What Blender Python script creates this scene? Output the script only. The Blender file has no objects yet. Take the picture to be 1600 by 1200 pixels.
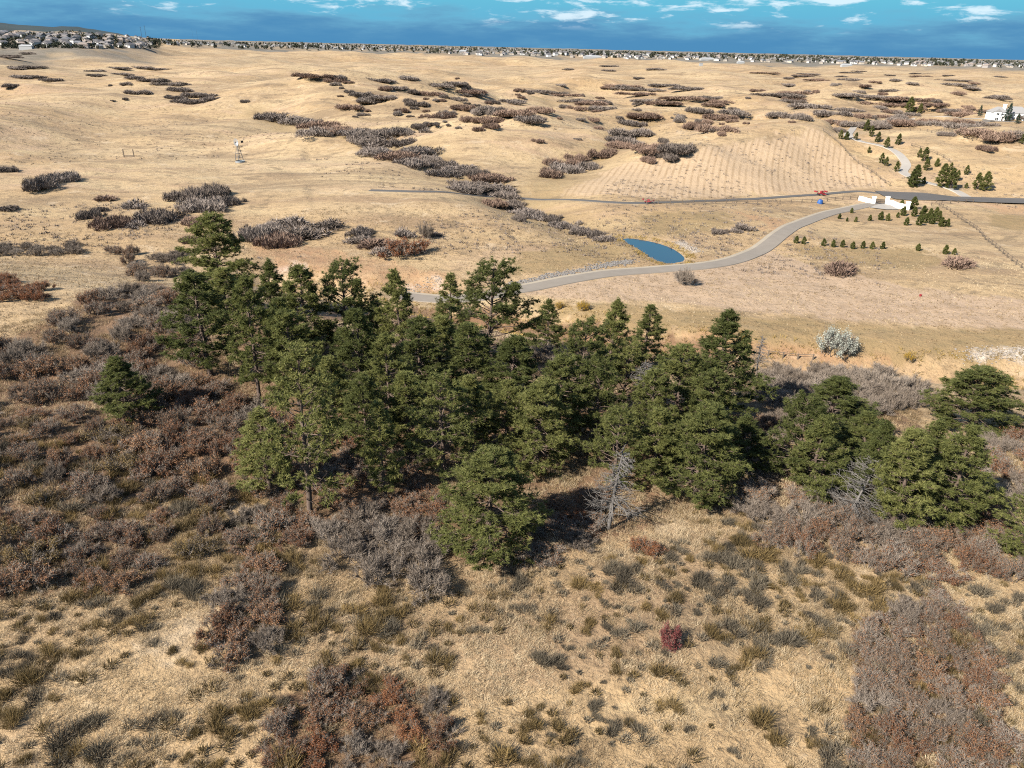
import bpy, math, random
import numpy as np
from mathutils import Matrix, Vector

RNG = np.random.default_rng(7)
random.seed(7)
sc = bpy.context.scene
COL = sc.collection

# ------------------------------------------------------------------ camera, sky, sun, exposure
CAM_Z = 45.0
FPX = 1142.0                      # focal length in pixels of a 1600 wide picture
PITCH = math.radians(24.8)
ROLL = math.radians(1.4)
fwd = np.array([0, math.cos(PITCH), -math.sin(PITCH)])
up0 = np.array([0, math.sin(PITCH), math.cos(PITCH)])
rt0 = np.array([1.0, 0, 0])
RT = rt0 * math.cos(ROLL) + up0 * math.sin(ROLL)
UP = up0 * math.cos(ROLL) - rt0 * math.sin(ROLL)

cam = bpy.data.cameras.new("camera")
cam.sensor_width = 36.0
cam.lens = 36.0 * FPX / 1600.0
cam.clip_end = 60000
cam.clip_start = 0.5
camo = bpy.data.objects.new("camera", cam)
COL.objects.link(camo)
M = Matrix(((RT[0], UP[0], -fwd[0], 0), (RT[1], UP[1], -fwd[1], 0), (RT[2], UP[2], -fwd[2], CAM_Z), (0, 0, 0, 1)))
camo.matrix_world = M
sc.camera = camo

SUN_EL = math.radians(36)
SH = np.array([0.78, 0.62])       # direction in which shadows fall
SH = SH / np.hypot(*SH)
sun_dir = np.array([-SH[0] * math.cos(SUN_EL), -SH[1] * math.cos(SUN_EL), math.sin(SUN_EL)])
sl = bpy.data.lights.new("sun", 'SUN')
sl.energy = 4.8
sl.angle = math.radians(0.53)
sl.color = (1.0, 0.95, 0.87)
so = bpy.data.objects.new("sun", sl)
COL.objects.link(so)
so.rotation_euler = Vector(tuple(sun_dir)).to_track_quat('Z', 'Y').to_euler()

sc.view_settings.view_transform = 'Standard'
sc.view_settings.look = 'None'
sc.view_settings.gamma = 1.0
sc.view_settings.exposure = 1.88   # the photograph is exposed for the dark trees
sc.cycles.max_bounces = 5
sc.cycles.diffuse_bounces = 2
sc.cycles.transparent_max_bounces = 6
sc.cycles.use_denoising = False
sc.cycles.filter_width = 1.1

world = bpy.data.worlds.new("World")
sc.world = world
world.use_nodes = True


class NT:
    """small helper for node trees"""
    def __init__(s, tree):
        s.t = tree
        s.n = tree.nodes
        s.n.clear()

    def add(s, typ, **kw):
        nd = s.n.new(typ)
        for k, v in kw.items():
            if k.startswith('i_'):
                key = k[2:].replace('_', ' ')
                nd.inputs[key].default_value = v
            else:
                setattr(nd, k, v)
        return nd

    def link(s, a, b):
        s.t.links.new(a, b)

    def val(s, sock, v):
        if hasattr(v, 'is_output'):
            s.link(v, sock)
        else:
            sock.default_value = v

    def math(s, op, a, b=0.0, clamp=False):
        nd = s.n.new('ShaderNodeMath')
        nd.operation = op
        nd.use_clamp = clamp
        s.val(nd.inputs[0], a)
        s.val(nd.inputs[1], b)
        return nd.outputs[0]

    def mix(s, f, a, b, mode='MIX'):
        nd = s.n.new('ShaderNodeMix')
        nd.data_type = 'RGBA'
        nd.blend_type = mode
        s.val(nd.inputs[0], f)
        s.val(nd.inputs[6], a if hasattr(a, 'is_output') else (*a, 1))
        s.val(nd.inputs[7], b if hasattr(b, 'is_output') else (*b, 1))
        return nd.outputs[2]

    def ramp(s, f, lo, hi):
        nd = s.n.new('ShaderNodeMapRange')
        nd.interpolation_type = 'SMOOTHSTEP'
        s.link(f, nd.inputs[0])
        nd.inputs[1].default_value = lo
        nd.inputs[2].default_value = hi
        return nd.outputs[0]

    def noise(s, vec, scale, detail=4, rough=0.55, dist=0.0):
        nd = s.n.new('ShaderNodeTexNoise')
        if vec is not None:
            s.link(vec, nd.inputs['Vector'])
        nd.inputs['Scale'].default_value = scale
        nd.inputs['Detail'].default_value = detail
        nd.inputs['Roughness'].default_value = rough
        nd.inputs['Distortion'].default_value = dist
        return nd.outputs['Fac']


def make_world():
    w = NT(world.node_tree)
    sky = w.add('ShaderNodeTexSky', sky_type='NISHITA', sun_disc=False)
    sky.sun_elevation = SUN_EL
    sky.sun_rotation = math.atan2(sun_dir[0], sun_dir[1])
    sky.altitude = 1900
    bg = w.add('ShaderNodeBackground')
    bg.inputs['Strength'].default_value = 0.09
    out = w.add('ShaderNodeOutputWorld')
    tc = w.add('ShaderNodeTexCoord')
    sep = w.add('ShaderNodeSeparateXYZ')
    w.link(tc.outputs['Generated'], sep.inputs[0])
    z = sep.outputs['Z']
    # clear air low over the plains is a deep teal, going over into the open sky higher up
    low = w.mix(w.ramp(z, 0.02, 0.09), (0.407, 1.413, 2.102), (0.473, 1.840, 2.300))
    c = w.mix(w.ramp(z, 0.10, 0.45), low, sky.outputs[0])
    # long cloud bank lying on the horizon, all the way round
    mp = w.add('ShaderNodeMapping')
    mp.inputs['Scale'].default_value = (6, 6, 40)
    w.link(tc.outputs['Generated'], mp.inputs[0])
    n1 = w.noise(mp.outputs[0], 1.3, 6, 0.6)
    zz = w.math('ADD', z, w.math('MULTIPLY', w.math('SUBTRACT', n1, 0.5), 0.085))
    bank = w.math('SUBTRACT', 1.0, w.ramp(zz, 0.014, 0.046))
    bankc = w.mix(w.ramp(zz, 0.0, 0.05), (0.223, 0.756, 1.478), (0.624, 1.380, 1.905))
    c = w.mix(w.math('MULTIPLY', bank, 0.88), c, bankc)
    # small fair weather clouds
    mp2 = w.add('ShaderNodeMapping')
    mp2.inputs['Scale'].default_value = (15, 15, 72)
    mp2.inputs['Location'].default_value = (2.3, 0.4, 0.25)
    w.link(tc.outputs['Generated'], mp2.inputs[0])
    n2 = w.noise(mp2.outputs[0], 1.25, 7, 0.62, 0.25)
    n3 = w.noise(mp2.outputs[0], 0.5, 2, 0.5)
    cl = w.ramp(w.math('ADD', n2, w.math('MULTIPLY', w.math('SUBTRACT', n3, 0.5), 0.55)), 0.52, 0.68)
    band = w.math('MULTIPLY', w.ramp(z, 0.018, 0.035), w.math('SUBTRACT', 1.0, w.ramp(z, 0.25, 0.6)))
    c = w.mix(w.math('MULTIPLY', w.math('MULTIPLY', cl, band), 0.8), c, (2.562, 3.022, 3.285))
    w.link(c, bg.inputs['Color'])
    w.link(bg.outputs[0], out.inputs[0])


make_world()

# ------------------------------------------------------------------ noise and terrain
PERM = RNG.permutation(4096)
PVAL = RNG.random(4096)


def vnoise(x, y, s=0):
    xi = np.floor(x).astype(np.int64)
    yi = np.floor(y).astype(np.int64)
    fx = x - xi
    fy = y - yi
    fx = fx * fx * fx * (fx * (fx * 6 - 15) + 10)
    fy = fy * fy * fy * (fy * (fy * 6 - 15) + 10)

    def h(a, b):
        return PVAL[(PERM[(a + s * 131) & 4095] + b * 57 + s) & 4095]
    v0 = h(xi, yi) * (1 - fx) + h(xi + 1, yi) * fx
    v1 = h(xi, yi + 1) * (1 - fx) + h(xi + 1, yi + 1) * fx
    return (v0 * (1 - fy) + v1 * fy) * 2 - 1


def fbm(x, y, s=0, o=4):
    a, t, f = 0.5, 0, 1.0
    for i in range(o):
        t = t + a * vnoise(x * f, y * f, s + i)
        a *= 0.5
        f *= 2.03
    return t


def sstep(a, b, x):
    t = np.clip((x - a) / (b - a), 0, 1)
    return t * t * (3 - 2 * t)


def seg_dist(x, y, pts):
    """distance to polyline, and fraction-index along it"""
    best = np.full(np.shape(x), 1e9)
    par = np.zeros(np.shape(x))
    for i in range(len(pts) - 1):
        ax, ay = pts[i][:2]
        bx, by = pts[i + 1][:2]
        dx, dy = bx - ax, by - ay
        t = np.clip(((x - ax) * dx + (y - ay) * dy) / (dx * dx + dy * dy + 1e-9), 0, 1)
        d = np.hypot(x - ax - t * dx, y - ay - t * dy)
        m = d < best
        best = np.where(m, d, best)
        par = np.where(m, i + t, par)
    return best, par


def flat(px, py, z=0.0):
    d = fwd * FPX + RT * (px - 800) + UP * (600 - py)
    t = (z - CAM_Z) / d[2]
    return (d[0] * t, d[1] * t)


GULLY = [flat(*p) for p in ((395, 165), (440, 183), (520, 203), (590, 226), (660, 250), (730, 280), (790, 306), (850, 336), (925, 366), (985, 388))]
GULLY2 = [flat(*p) for p in ((830, 148), (900, 160), (960, 172), (1010, 190), (1000, 215), (970, 240), (900, 262), (850, 290), (810, 315))]
DITCH = [flat(*p) for p in ((1700, 582), (1500, 572), (1350, 562), (1180, 545), (1050, 528), (930, 508), (800, 486), (690, 470), (560, 450), (420, 425))]
PONDC = flat(1021, 394)


def H0(x, y):
    d = np.hypot(x, y)
    th = np.arctan2(x, y)
    e = np.interp(x, [-160, -90, -60, -20, 0, 60, 120], [172, 160, 150, 128, 118, 106, 100]) + 5 * fbm(x / 30, y / 30, 3, 2)
    z = 9.0 * (1 - sstep(e - 52, e, y))
    z = z + 1.3 * fbm(x / 26, y / 26, 11, 3) * (1 - sstep(110, 170, d)) + 0.25 * fbm(x / 5, y / 5, 17, 3) * (1 - sstep(130, 260, d))
    far = sstep(190, 420, d)
    z = z + far * (19.0 * fbm(x / 180, y / 180, 23, 3) + 13.0 * fbm(x / 75, y / 75, 29, 3) * (1 - sstep(800, 1700, d)) * np.where(x > -0.28 * y, 1.0, 0.45))
    z = z + 20.0 * sstep(700, 2200, d) * fbm(x / 800, y / 800, 31, 3)
    z = z + 0.9 * fbm(x / 18, y / 18, 37, 2) * sstep(120, 200, d) * (1 - sstep(500, 900, d))
    # smooth golden hill on the left of the gully, shrubby hillside on its other side
    for (px, py, hh, sx, sy) in ((180, 205, 7, 120, 90), (640, 150, 9, 150, 120), (900, 190, 4, 70, 60), (1180, 150, 7, 160, 110), (1220, 255, 2.5, 60, 50), (620, 330, 3, 45, 35)):
        cx, cy = flat(px, py)
        z = z + hh * np.exp(-((x - cx) / sx) ** 2 - ((y - cy) / sy) ** 2)
    dg, pg = seg_dist(x, y, GULLY)
    z = z - (4.5 - 0.25 * pg) * np.exp(-(dg / np.interp(pg, [0, 9], [26, 9])) ** 2)
    dg, pg = seg_dist(x, y, GULLY2)
    z = z - 3.0 * np.exp(-(dg / 16) ** 2)
    dg, pg = seg_dist(x, y, DITCH)
    z = z - 3.8 * np.exp(-(dg / 6.5) ** 2)
    # rise that carries the suburb
    wl = 1 - sstep(-0.50, -0.385, th)
    z = z + wl * 42 * sstep(1250, 2500, d) * np.where(y > 0, 1, 0)
    z = z + 6 * sstep(2600, 4200, d) - 10 * sstep(6000, 14000, d)
    return z


TH = np.concatenate([np.linspace(-math.pi, -1.1, 40, endpoint=False), np.linspace(-1.1, 1.1, 420), np.linspace(1.1, math.pi, 41)[1:]])
RR = np.concatenate([[3, 8, 13], np.geomspace(17, 32000, 620)])
GR, GT = np.meshgrid(RR, TH, indexing='ij')
GX, GY = GR * np.sin(GT), GR * np.cos(GT)
HG = H0(GX, GY)


def H(x, y):
    """height of the ground, read off the terrain grid"""
    x = np.asarray(x, float)
    y = np.asarray(y, float)
    r = np.interp(np.hypot(x, y), RR, np.arange(len(RR)))
    t = np.interp(np.arctan2(x, y), TH, np.arange(len(TH)))
    i = np.minimum(r.astype(int), len(RR) - 2)
    j = np.minimum(t.astype(int), len(TH) - 2)
    a, b = r - i, t - j
    return (HG[i, j] * (1 - a) * (1 - b) + HG[i + 1, j] * a * (1 - b) + HG[i, j + 1] * (1 - a) * b + HG[i + 1, j + 1] * a * b)


def P(px, py):
    """ground point met by the view ray through a pixel of the photograph"""
    d = fwd * FPX + RT * (px - 800) + UP * (600 - py)
    th = math.atan2(d[0], d[1])
    s = d[2] / math.hypot(d[0], d[1])
    hz = H(RR * math.sin(th), RR * math.cos(th))
    zr = CAM_Z + s * RR
    k = np.nonzero(zr <= hz)[0]
    if len(k) == 0:
        return None
    k = k[0]
    if k == 0:
        r = RR[0]
    else:
        d0, d1 = zr[k - 1] - hz[k - 1], hz[k] - zr[k]
        r = RR[k - 1] + (RR[k] - RR[k - 1]) * d0 / (d0 + d1 + 1e-9)
    x, y = r * math.sin(th), r * math.cos(th)
    return np.array([x, y, float(H(x, y))])


def catmull(pts, n=10):
    pts = [np.array(p[:2], float) for p in pts]
    pts = [2 * pts[0] - pts[1]] + pts + [2 * pts[-1] - pts[-2]]
    out = []
    for i in range(1, len(pts) - 2):
        p0, p1, p2, p3 = pts[i - 1:i + 3]
        for k in range(n):
            t = k / n
            out.append(0.5 * (2 * p1 + (p2 - p0) * t + (2 * p0 - 5 * p1 + 4 * p2 - p3) * t * t + (3 * p1 - p0 - 3 * p2 + p3) * t ** 3))
    out.append(pts[-2])
    return np.array(out)


def pxline(l, n=10):
    return catmull([P(*p) for p in l], n)


ROAD_A = pxline([(625, 462), (690, 468), (760, 463), (815, 452), (850, 446), (900, 436), (950, 428), (1000, 424), (1040, 421), (1100, 416), (1150, 407), (1180, 396), (1200, 384), (1222, 366), (1250, 350), (1300, 333), (1345, 323), (1376, 318)])
ROAD_B = pxline([(578, 298), (650, 299), (715, 301), (790, 309), (860, 313), (960, 316), (1060, 315), (1160, 312), (1250, 305), (1330, 299), (1380, 303), (1440, 310), (1520, 314), (1620, 318), (1750, 324)])
DRIVE = pxline([(1512, 309), (1492, 298), (1440, 283), (1412, 270), (1416, 258), (1408, 244), (1394, 234), (1370, 226), (1338, 218), (1326, 206), (1335, 198), (1365, 190), (1420, 185), (1480, 181), (1535, 184)])
ROADS = [(ROAD_A, 2.05, 1), (ROAD_B, 1.35, 1), (DRIVE, 1.8, 1)]

# let the ground carry the roads and hold the pond
ROADZ = []
for (pl, hw, _) in ROADS:
    zc = H(pl[:, 0], pl[:, 1])
    ker = np.ones(9) / 9
    zs = np.convolve(np.pad(zc, 4, mode='edge'), ker, 'valid')
    ROADZ.append(zs)
NEAR = (GR > 90) & (GR < 900)
for (pl, hw, _), zs in zip(ROADS, ROADZ):
    dd, pp = seg_dist(GX[NEAR], GY[NEAR], pl)
    tz = np.interp(pp, np.arange(len(zs)), zs)
    wgt = 1 - sstep(hw + 2.0, hw + 9, dd)
    HG[NEAR] = HG[NEAR] * (1 - wgt) + (tz - 0.02) * wgt

POND_PX = [(971, 381), (984, 377), (1004, 378), (1028, 382), (1052, 391), (1069, 402), (1066, 409), (1048, 412), (1022, 408), (1000, 402), (984, 393), (975, 386)]
PW = np.array([P(*p)[:2] for p in POND_PX])
PWC = PW.mean(0)
PONDZ = float(P(1022, 414)[2]) - 0.05
PWc = catmull(list(PW) + [PW[0]], 6)[:-1]


def inside(x, y, poly):
    x = np.asarray(x, float)
    y = np.asarray(y, float)
    r = np.zeros(x.shape, bool)
    n = len(poly)
    j = n - 1
    for i in range(n):
        xi, yi = poly[i][0], poly[i][1]
        xj, yj = poly[j][0], poly[j][1]
        c = ((yi > y) != (yj > y)) & (x < (xj - xi) * (y - yi) / (yj - yi + 1e-12) + xi)
        r ^= c
        j = i
    return r


near2 = (GR > 110) & (GR < 260)
dpd, _ = seg_dist(GX[near2], GY[near2], list(PWc) + [PWc[0]])
ins = inside(GX[near2], GY[near2], PWc)
sd = np.where(ins, -dpd, dpd)
w_ = 1 - sstep(2.0, 14, sd)
HG[near2] = HG[near2] * (1 - w_) + (PONDZ + np.clip(sd * 0.12, -2.0, 0.5)) * w_

for (pl, hw, _), zs in zip(ROADS[:1], ROADZ[:1]):
    dd, pp = seg_dist(GX[NEAR], GY[NEAR], pl)
    tz = np.interp(pp, np.arange(len(zs)), zs)
    wgt = 1 - sstep(hw + 1.2, hw + 4.5, dd)
    HG[NEAR] = HG[NEAR] * (1 - wgt) + (tz - 0.02) * wgt

# ------------------------------------------------------------------ materials


ALB = 1 / 2.2                     # swatches below are as seen; real base colours are this much darker


def alb(c):
    return tuple(v * ALB for v in c)


def mat_base(name, rough=0.9):
    m = bpy.data.materials.new(name)
    m.use_nodes = True
    t = NT(m.node_tree)
    b = t.add('ShaderNodeBsdfPrincipled')
    b.inputs['Roughness'].default_value = rough
    b.inputs['Specular IOR Level'].default_value = 0.2
    o = t.add('ShaderNodeOutputMaterial')
    t.link(b.outputs[0], o.inputs[0])
    return m, t, b, o


def mat_plain(name, col, rough=0.8, var=0.25, scale=3.0, spec=0.2, metal=0.0, true=False):
    col = col if true else alb(col)
    m, t, b, o = mat_base(name, rough)
    tc = t.add('ShaderNodeTexCoord')
    n = t.noise(tc.outputs['Object'], scale, 5, 0.6)
    c = t.mix(n, tuple(v * (1 - var) for v in col), tuple(min(1, v * (1 + var)) for v in col))
    t.link(c, b.inputs['Base Color'])
    b.inputs['Specular IOR Level'].default_value = spec
    b.inputs['Metallic'].default_value = metal
    bp = t.add('ShaderNodeBump')
    bp.inputs['Strength'].default_value = 0.25
    t.link(n, bp.inputs['Height'])
    t.link(bp.outputs[0], b.inputs['Normal'])
    return m


def mat_leafy(name, cols, transl=0.25, rough=0.75, objvar=0.6):
    """foliage and twigs: colour by the per-piece tint attribute and per plant"""
    cols = [alb(c) for c in cols]
    m, t, b, o = mat_base(name, rough)
    at = t.add('ShaderNodeAttribute', attribute_name='tint')
    oi = t.add('ShaderNodeObjectInfo')
    f = t.math('ADD', t.math('MULTIPLY', at.outputs['Fac'], 1 - objvar * 0.5), t.math('MULTIPLY', t.math('SUBTRACT', oi.outputs['Random'], 0.5), objvar), True)
    rp = t.add('ShaderNodeValToRGB')
    el = rp.color_ramp.elements
    el[0].position = 0.0
    el[0].color = (*cols[0], 1)
    el[1].position = 1.0
    el[1].color = (*cols[-1], 1)
    for i, c in enumerate(cols[1:-1]):
        e = el.new((i + 1) / (len(cols) - 1))
        e.color = (*c, 1)
    t.link(f, rp.inputs[0])
    t.link(rp.outputs[0], b.inputs['Base Color'])
    if transl > 0:
        tr = t.add('ShaderNodeBsdfTranslucent')
        t.link(rp.outputs[0], tr.inputs['Color'])
        mx = t.add('ShaderNodeMixShader')
        mx.inputs[0].default_value = transl
        t.link(b.outputs[0], mx.inputs[1])
        t.link(tr.outputs[0], mx.inputs[2])
        t.link(mx.outputs[0], o.inputs[0])
    return m


def mat_ground():
    m, t, b, o = mat_base("prairie_ground", 0.95)
    geo = t.add('ShaderNodeNewGeometry')
    pos = geo.outputs['Position']
    mp = t.add('ShaderNodeMapping')
    mp.inputs['Scale'].default_value = (0.6, 1.6, 1)
    mp.inputs['Rotation'].default_value = (0, 0, 0.35)
    t.link(pos, mp.inputs[0])
    big = t.noise(mp.outputs[0], 0.006, 5, 0.6)
    mid = t.noise(mp.outputs[0], 0.045, 5, 0.62, 0.4)
    sml = t.noise(pos, 0.35, 5, 0.65)
    fin = t.noise(pos, 2.6, 4, 0.7)
    c = t.mix(t.ramp(big, 0.35, 0.65), (0.44, 0.29, 0.145), (0.56, 0.405, 0.225))
    c = t.mix(t.math('MULTIPLY', t.ramp(mid, 0.48, 0.68), 0.85), c, (0.33, 0.215, 0.12))
    c = t.mix(t.math('MULTIPLY', t.ramp(mid, 0.46, 0.26), 0.6), c, (0.60, 0.46, 0.25))
    c = t.mix(t.math('MULTIPLY', t.ramp(sml, 0.50, 0.70), 0.75), c, (0.235, 0.16, 0.085))
    c = t.mix(t.math('MULTIPLY', t.ramp(fin, 0.5, 0.72), 0.6), c, (0.17, 0.115, 0.065))
    c = t.mix(t.math('MULTIPLY', t.ramp(fin, 0.48, 0.25), 0.35), c, (0.62, 0.48, 0.29))
    str_ = t.noise(mp.outputs[0], 0.016, 6, 0.68, 0.8)
    c = t.mix(t.math('MULTIPLY', t.ramp(str_, 0.52, 0.64), 0.8), c, (0.27, 0.185, 0.105))
    c = t.mix(t.math('MULTIPLY', t.ramp(str_, 0.47, 0.36), 0.5), c, (0.50, 0.335, 0.21))
    low = t.noise(pos, 0.11, 6, 0.72, 0.5)
    c = t.mix(t.math('MULTIPLY', t.ramp(low, 0.54, 0.66), 0.7), c, (0.20, 0.14, 0.08))
    c = t.mix(t.math('MULTIPLY', t.ramp(low, 0.44, 0.34), 0.5), c, (0.60, 0.46, 0.30))
    a1 = t.add('ShaderNodeAttribute', attribute_name='cover_a')
    a2 = t.add('ShaderNodeAttribute', attribute_name='cover_b')
    s1 = t.add('ShaderNodeSeparateColor')
    t.link(a1.outputs['Color'], s1.inputs[0])
    s2 = t.add('ShaderNodeSeparateColor')
    t.link(a2.outputs['Color'], s2.inputs[0])
    # mown verge: pinkish stubble
    mown = t.mix(t.ramp(sml, 0.35, 0.7), (0.50, 0.355, 0.235), (0.40, 0.275, 0.17))
    mown = t.mix(t.math('MULTIPLY', t.ramp(fin, 0.5, 0.8), 0.5), mown, (0.25, 0.17, 0.10))
    c = t.mix(t.math('MULTIPLY', s1.outputs[2], 0.85), c, mown)
    # hay field: cut swaths in long slightly curved rows
    sx = t.add('ShaderNodeSeparateXYZ')
    t.link(pos, sx.inputs[0])
    yy = t.math('SUBTRACT', sx.outputs[1], 260.0)
    row = t.math('ADD', t.math('ADD', sx.outputs[0], t.math('MULTIPLY', yy, -0.22)), t.math('MULTIPLY', t.math('MULTIPLY', yy, yy), -0.0012))
    row = t.math('ADD', row, t.math('MULTIPLY', mid, 0.8))
    sn = t.math('SINE', t.math('MULTIPLY', row, 2 * math.pi / 2.5))
    rw = t.math('MULTIPLY', t.ramp(sn, 0.0, 0.95), t.ramp(low, 0.3, 0.62))
    hay = t.mix(rw, (0.53, 0.375, 0.23), (0.39, 0.265, 0.15))
    c = t.mix(t.math('MULTIPLY', s1.outputs[0], 0.9), c, hay)
    # bare reddish earth and leaf litter
    litter = t.mix(t.ramp(sml, 0.35, 0.65), (0.15, 0.085, 0.045), (0.245, 0.14, 0.075))
    litter = t.mix(t.math('MULTIPLY', t.ramp(fin, 0.45, 0.75), 0.6), litter, (0.09, 0.055, 0.035))
    c = t.mix(t.math('MULTIPLY', s1.outputs[1], 0.9), c, litter)
    rough = t.mix(t.ramp(sml, 0.35, 0.65), (0.24, 0.17, 0.075), (0.33, 0.22, 0.10))
    c = t.mix(t.math('MULTIPLY', s2.outputs[0], 0.75), c, rough)
    c = t.mix(t.math('MULTIPLY', s2.outputs[1], t.ramp(fin, 0.3, 0.6)), c, (0.62, 0.53, 0.43))
    red = t.mix(t.ramp(sml, 0.35, 0.65), (0.42, 0.20, 0.10), (0.46, 0.27, 0.14))
    c = t.mix(t.math('MULTIPLY', s2.outputs[2], 0.4), c, red)
    town = t.mix(t.ramp(mid, 0.35, 0.65), (0.10, 0.10, 0.085), (0.21, 0.185, 0.15))
    c = t.mix(a1.outputs['Alpha'], c, town)
    c = t.mix(1.0, c, (ALB, ALB, ALB), 'MULTIPLY')
    t.link(c, b.inputs['Base Color'])
    bp = t.add('ShaderNodeBump')
    bp.inputs['Strength'].default_value = 0.9
    bp.inputs['Distance'].default_value = 0.5
    hh = t.math('ADD', t.math('MULTIPLY', fin, 0.35), t.math('ADD', sml, t.math('MULTIPLY', mid, 2.5)))
    t.link(hh, bp.inputs['Height'])
    t.link(bp.outputs[0], b.inputs['Normal'])
    return m


def mat_asphalt(name, c0, c1):
    m, t, b, o = mat_base(name, 0.85)
    geo = t.add('ShaderNodeNewGeometry')
    c0, c1 = alb(c0), alb(c1)
    n = t.noise(geo.outputs['Position'], 0.4, 5, 0.6)
    n2 = t.noise(geo.outputs['Position'], 9.0, 3, 0.7)
    c = t.mix(n, c0, c1)
    c = t.mix(t.math('MULTIPLY', n2, 0.3), c, tuple(v * 0.6 for v in c0))
    t.link(c, b.inputs['Base Color'])
    return m


GROUND = mat_ground()
M_PINE = mat_leafy("pine_needles", [(0.13, 0.148, 0.042), (0.275, 0.28, 0.082), (0.45, 0.42, 0.14)], 0.5, 0.7, 0.6)
M_SPRUCE = mat_leafy("spruce_needles", [(0.03, 0.07, 0.045), (0.07, 0.115, 0.07), (0.11, 0.16, 0.10)], 0.15, 0.6, 0.5)
M_BARK = mat_plain("pine_bark", (0.15, 0.105, 0.08), 0.95, 0.5, 6)
M_DEADWOOD = mat_plain("dead_wood", (0.17, 0.152, 0.135), 0.9, 0.35, 5)
M_TWIG = mat_leafy("oak_twigs", [(0.15, 0.112, 0.080), (0.285, 0.225, 0.172), (0.48, 0.40, 0.32)], 0.0, 0.9, 0.4)
M_STEM = mat_plain("oak_stem", (0.21, 0.175, 0.15), 0.95, 0.4, 5)
M_RUST = mat_leafy("oak_leaves_rust", [(0.20, 0.085, 0.04), (0.36, 0.175, 0.085), (0.52, 0.31, 0.16)], 0.3, 0.8, 0.5)
M_ORANGE = mat_leafy("oak_leaves_orange", [(0.20, 0.07, 0.03), (0.36, 0.145, 0.06), (0.50, 0.26, 0.12)], 0.3, 0.8, 0.3)
M_OLIVE = mat_leafy("rabbitbrush", [(0.13, 0.092, 0.038), (0.29, 0.195, 0.075), (0.54, 0.36, 0.14)], 0.25, 0.85, 0.5)
M_SAGE = mat_leafy("sagebrush", [(0.10, 0.08, 0.055), (0.19, 0.155, 0.105), (0.34, 0.275, 0.185)], 0.15, 0.9, 0.5)
M_RED = mat_leafy("red_leaves", [(0.17, 0.04, 0.04), (0.33, 0.085, 0.075), (0.45, 0.17, 0.14)], 0.3, 0.8, 0.2)
M_YELLOW = mat_leafy("yellow_leaves", [(0.40, 0.22, 0.02), (0.62, 0.38, 0.04), (0.75, 0.52, 0.10)], 0.3, 0.8, 0.2)
M_SILVER = mat_leafy("silver_leaves", [(0.30, 0.31, 0.24), (0.48, 0.49, 0.40), (0.66, 0.66, 0.58)], 0.2, 0.8, 0.2)
M_GRASS = mat_leafy("dry_grass_blades", [(0.25, 0.165, 0.085), (0.52, 0.375, 0.21), (0.80, 0.63, 0.40)], 0.25, 0.85, 0.0)
M_REED = mat_leafy("reed_blades", [(0.22, 0.15, 0.05), (0.42, 0.28, 0.08), (0.58, 0.40, 0.14)], 0.25, 0.85, 0.0)
M_FARSCRUB = mat_leafy("far_scrub", [(0.17, 0.132, 0.106), (0.285, 0.228, 0.188), (0.43, 0.355, 0.30)], 0.0, 0.95, 0.55)
M_FARRUST = mat_leafy("far_scrub_rust", [(0.20, 0.13, 0.095), (0.32, 0.21, 0.15), (0.45, 0.315, 0.23)], 0.0, 0.95, 0.5)
M_ROAD = mat_asphalt("road_asphalt", (0.25, 0.21, 0.165), (0.36, 0.305, 0.245))
M_SHOULDER = mat_asphalt("gravel_shoulder", (0.38, 0.31, 0.22), (0.52, 0.44, 0.33))
M_DARKROAD = mat_asphalt("dark_asphalt", (0.11, 0.10, 0.09), (0.155, 0.14, 0.125))
M_DRIVE = mat_asphalt("concrete_drive", (0.40, 0.355, 0.30), (0.50, 0.45, 0.385))
M_STONE = mat_plain("stone", (0.21, 0.19, 0.17), 0.9, 0.45, 1.2)
M_PALE = mat_plain("pale_stone", (0.36, 0.31, 0.26), 0.9, 0.25, 1.2)
M_WHITE = mat_plain("white_stucco", (0.62, 0.60, 0.56), 0.8, 0.06, 2, true=True)
M_IRON = mat_plain("black_iron", (0.02, 0.02, 0.022), 0.5, 0.3, 5, 0.4)
M_GALV = mat_plain("galvanised_steel", (0.42, 0.43, 0.44), 0.5, 0.2, 5, 0.5, 0.4)
M_WOOD = mat_plain("weathered_wood", (0.19, 0.145, 0.105), 0.95, 0.35, 4)
M_REDP = mat_plain("red_paint", (0.33, 0.03, 0.035), 0.5, 0.25, 4, 0.4)
M_BLUE = mat_plain("blue_tarp", (0.03, 0.11, 0.34), 0.6, 0.25, 3, 0.3)
M_RUBBER = mat_plain("rubber", (0.025, 0.024, 0.023), 0.9, 0.3, 4)
M_GLASS = mat_plain("window_glass", (0.03, 0.04, 0.05), 0.08, 0.2, 2, 0.6)
M_ROOFGREY = mat_plain("grey_shingles", (0.33, 0.315, 0.30), 0.9, 0.2, 2.5)
M_MTN = mat_plain("forested_mountain", (0.035, 0.05, 0.05), 1.0, 0.35, 0.0008)


def mat_water():
    m, t, b, o = mat_base("pond_water", 0.06)
    b.inputs['Base Color'].default_value = (0.0015, 0.010, 0.023, 1)
    b.inputs['Specular IOR Level'].default_value = 0.5
    b.inputs['IOR'].default_value = 1.33
    geo = t.add('ShaderNodeNewGeometry')
    n = t.noise(geo.outputs['Position'], 1.6, 4, 0.6)
    bp = t.add('ShaderNodeBump')
    bp.inputs['Strength'].default_value = 0.25
    bp.inputs['Distance'].default_value = 0.06
    t.link(n, bp.inputs['Height'])
    t.link(bp.outputs[0], b.inputs['Normal'])
    return m


M_WATER = mat_water()

# ------------------------------------------------------------------ mesh helpers


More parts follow.
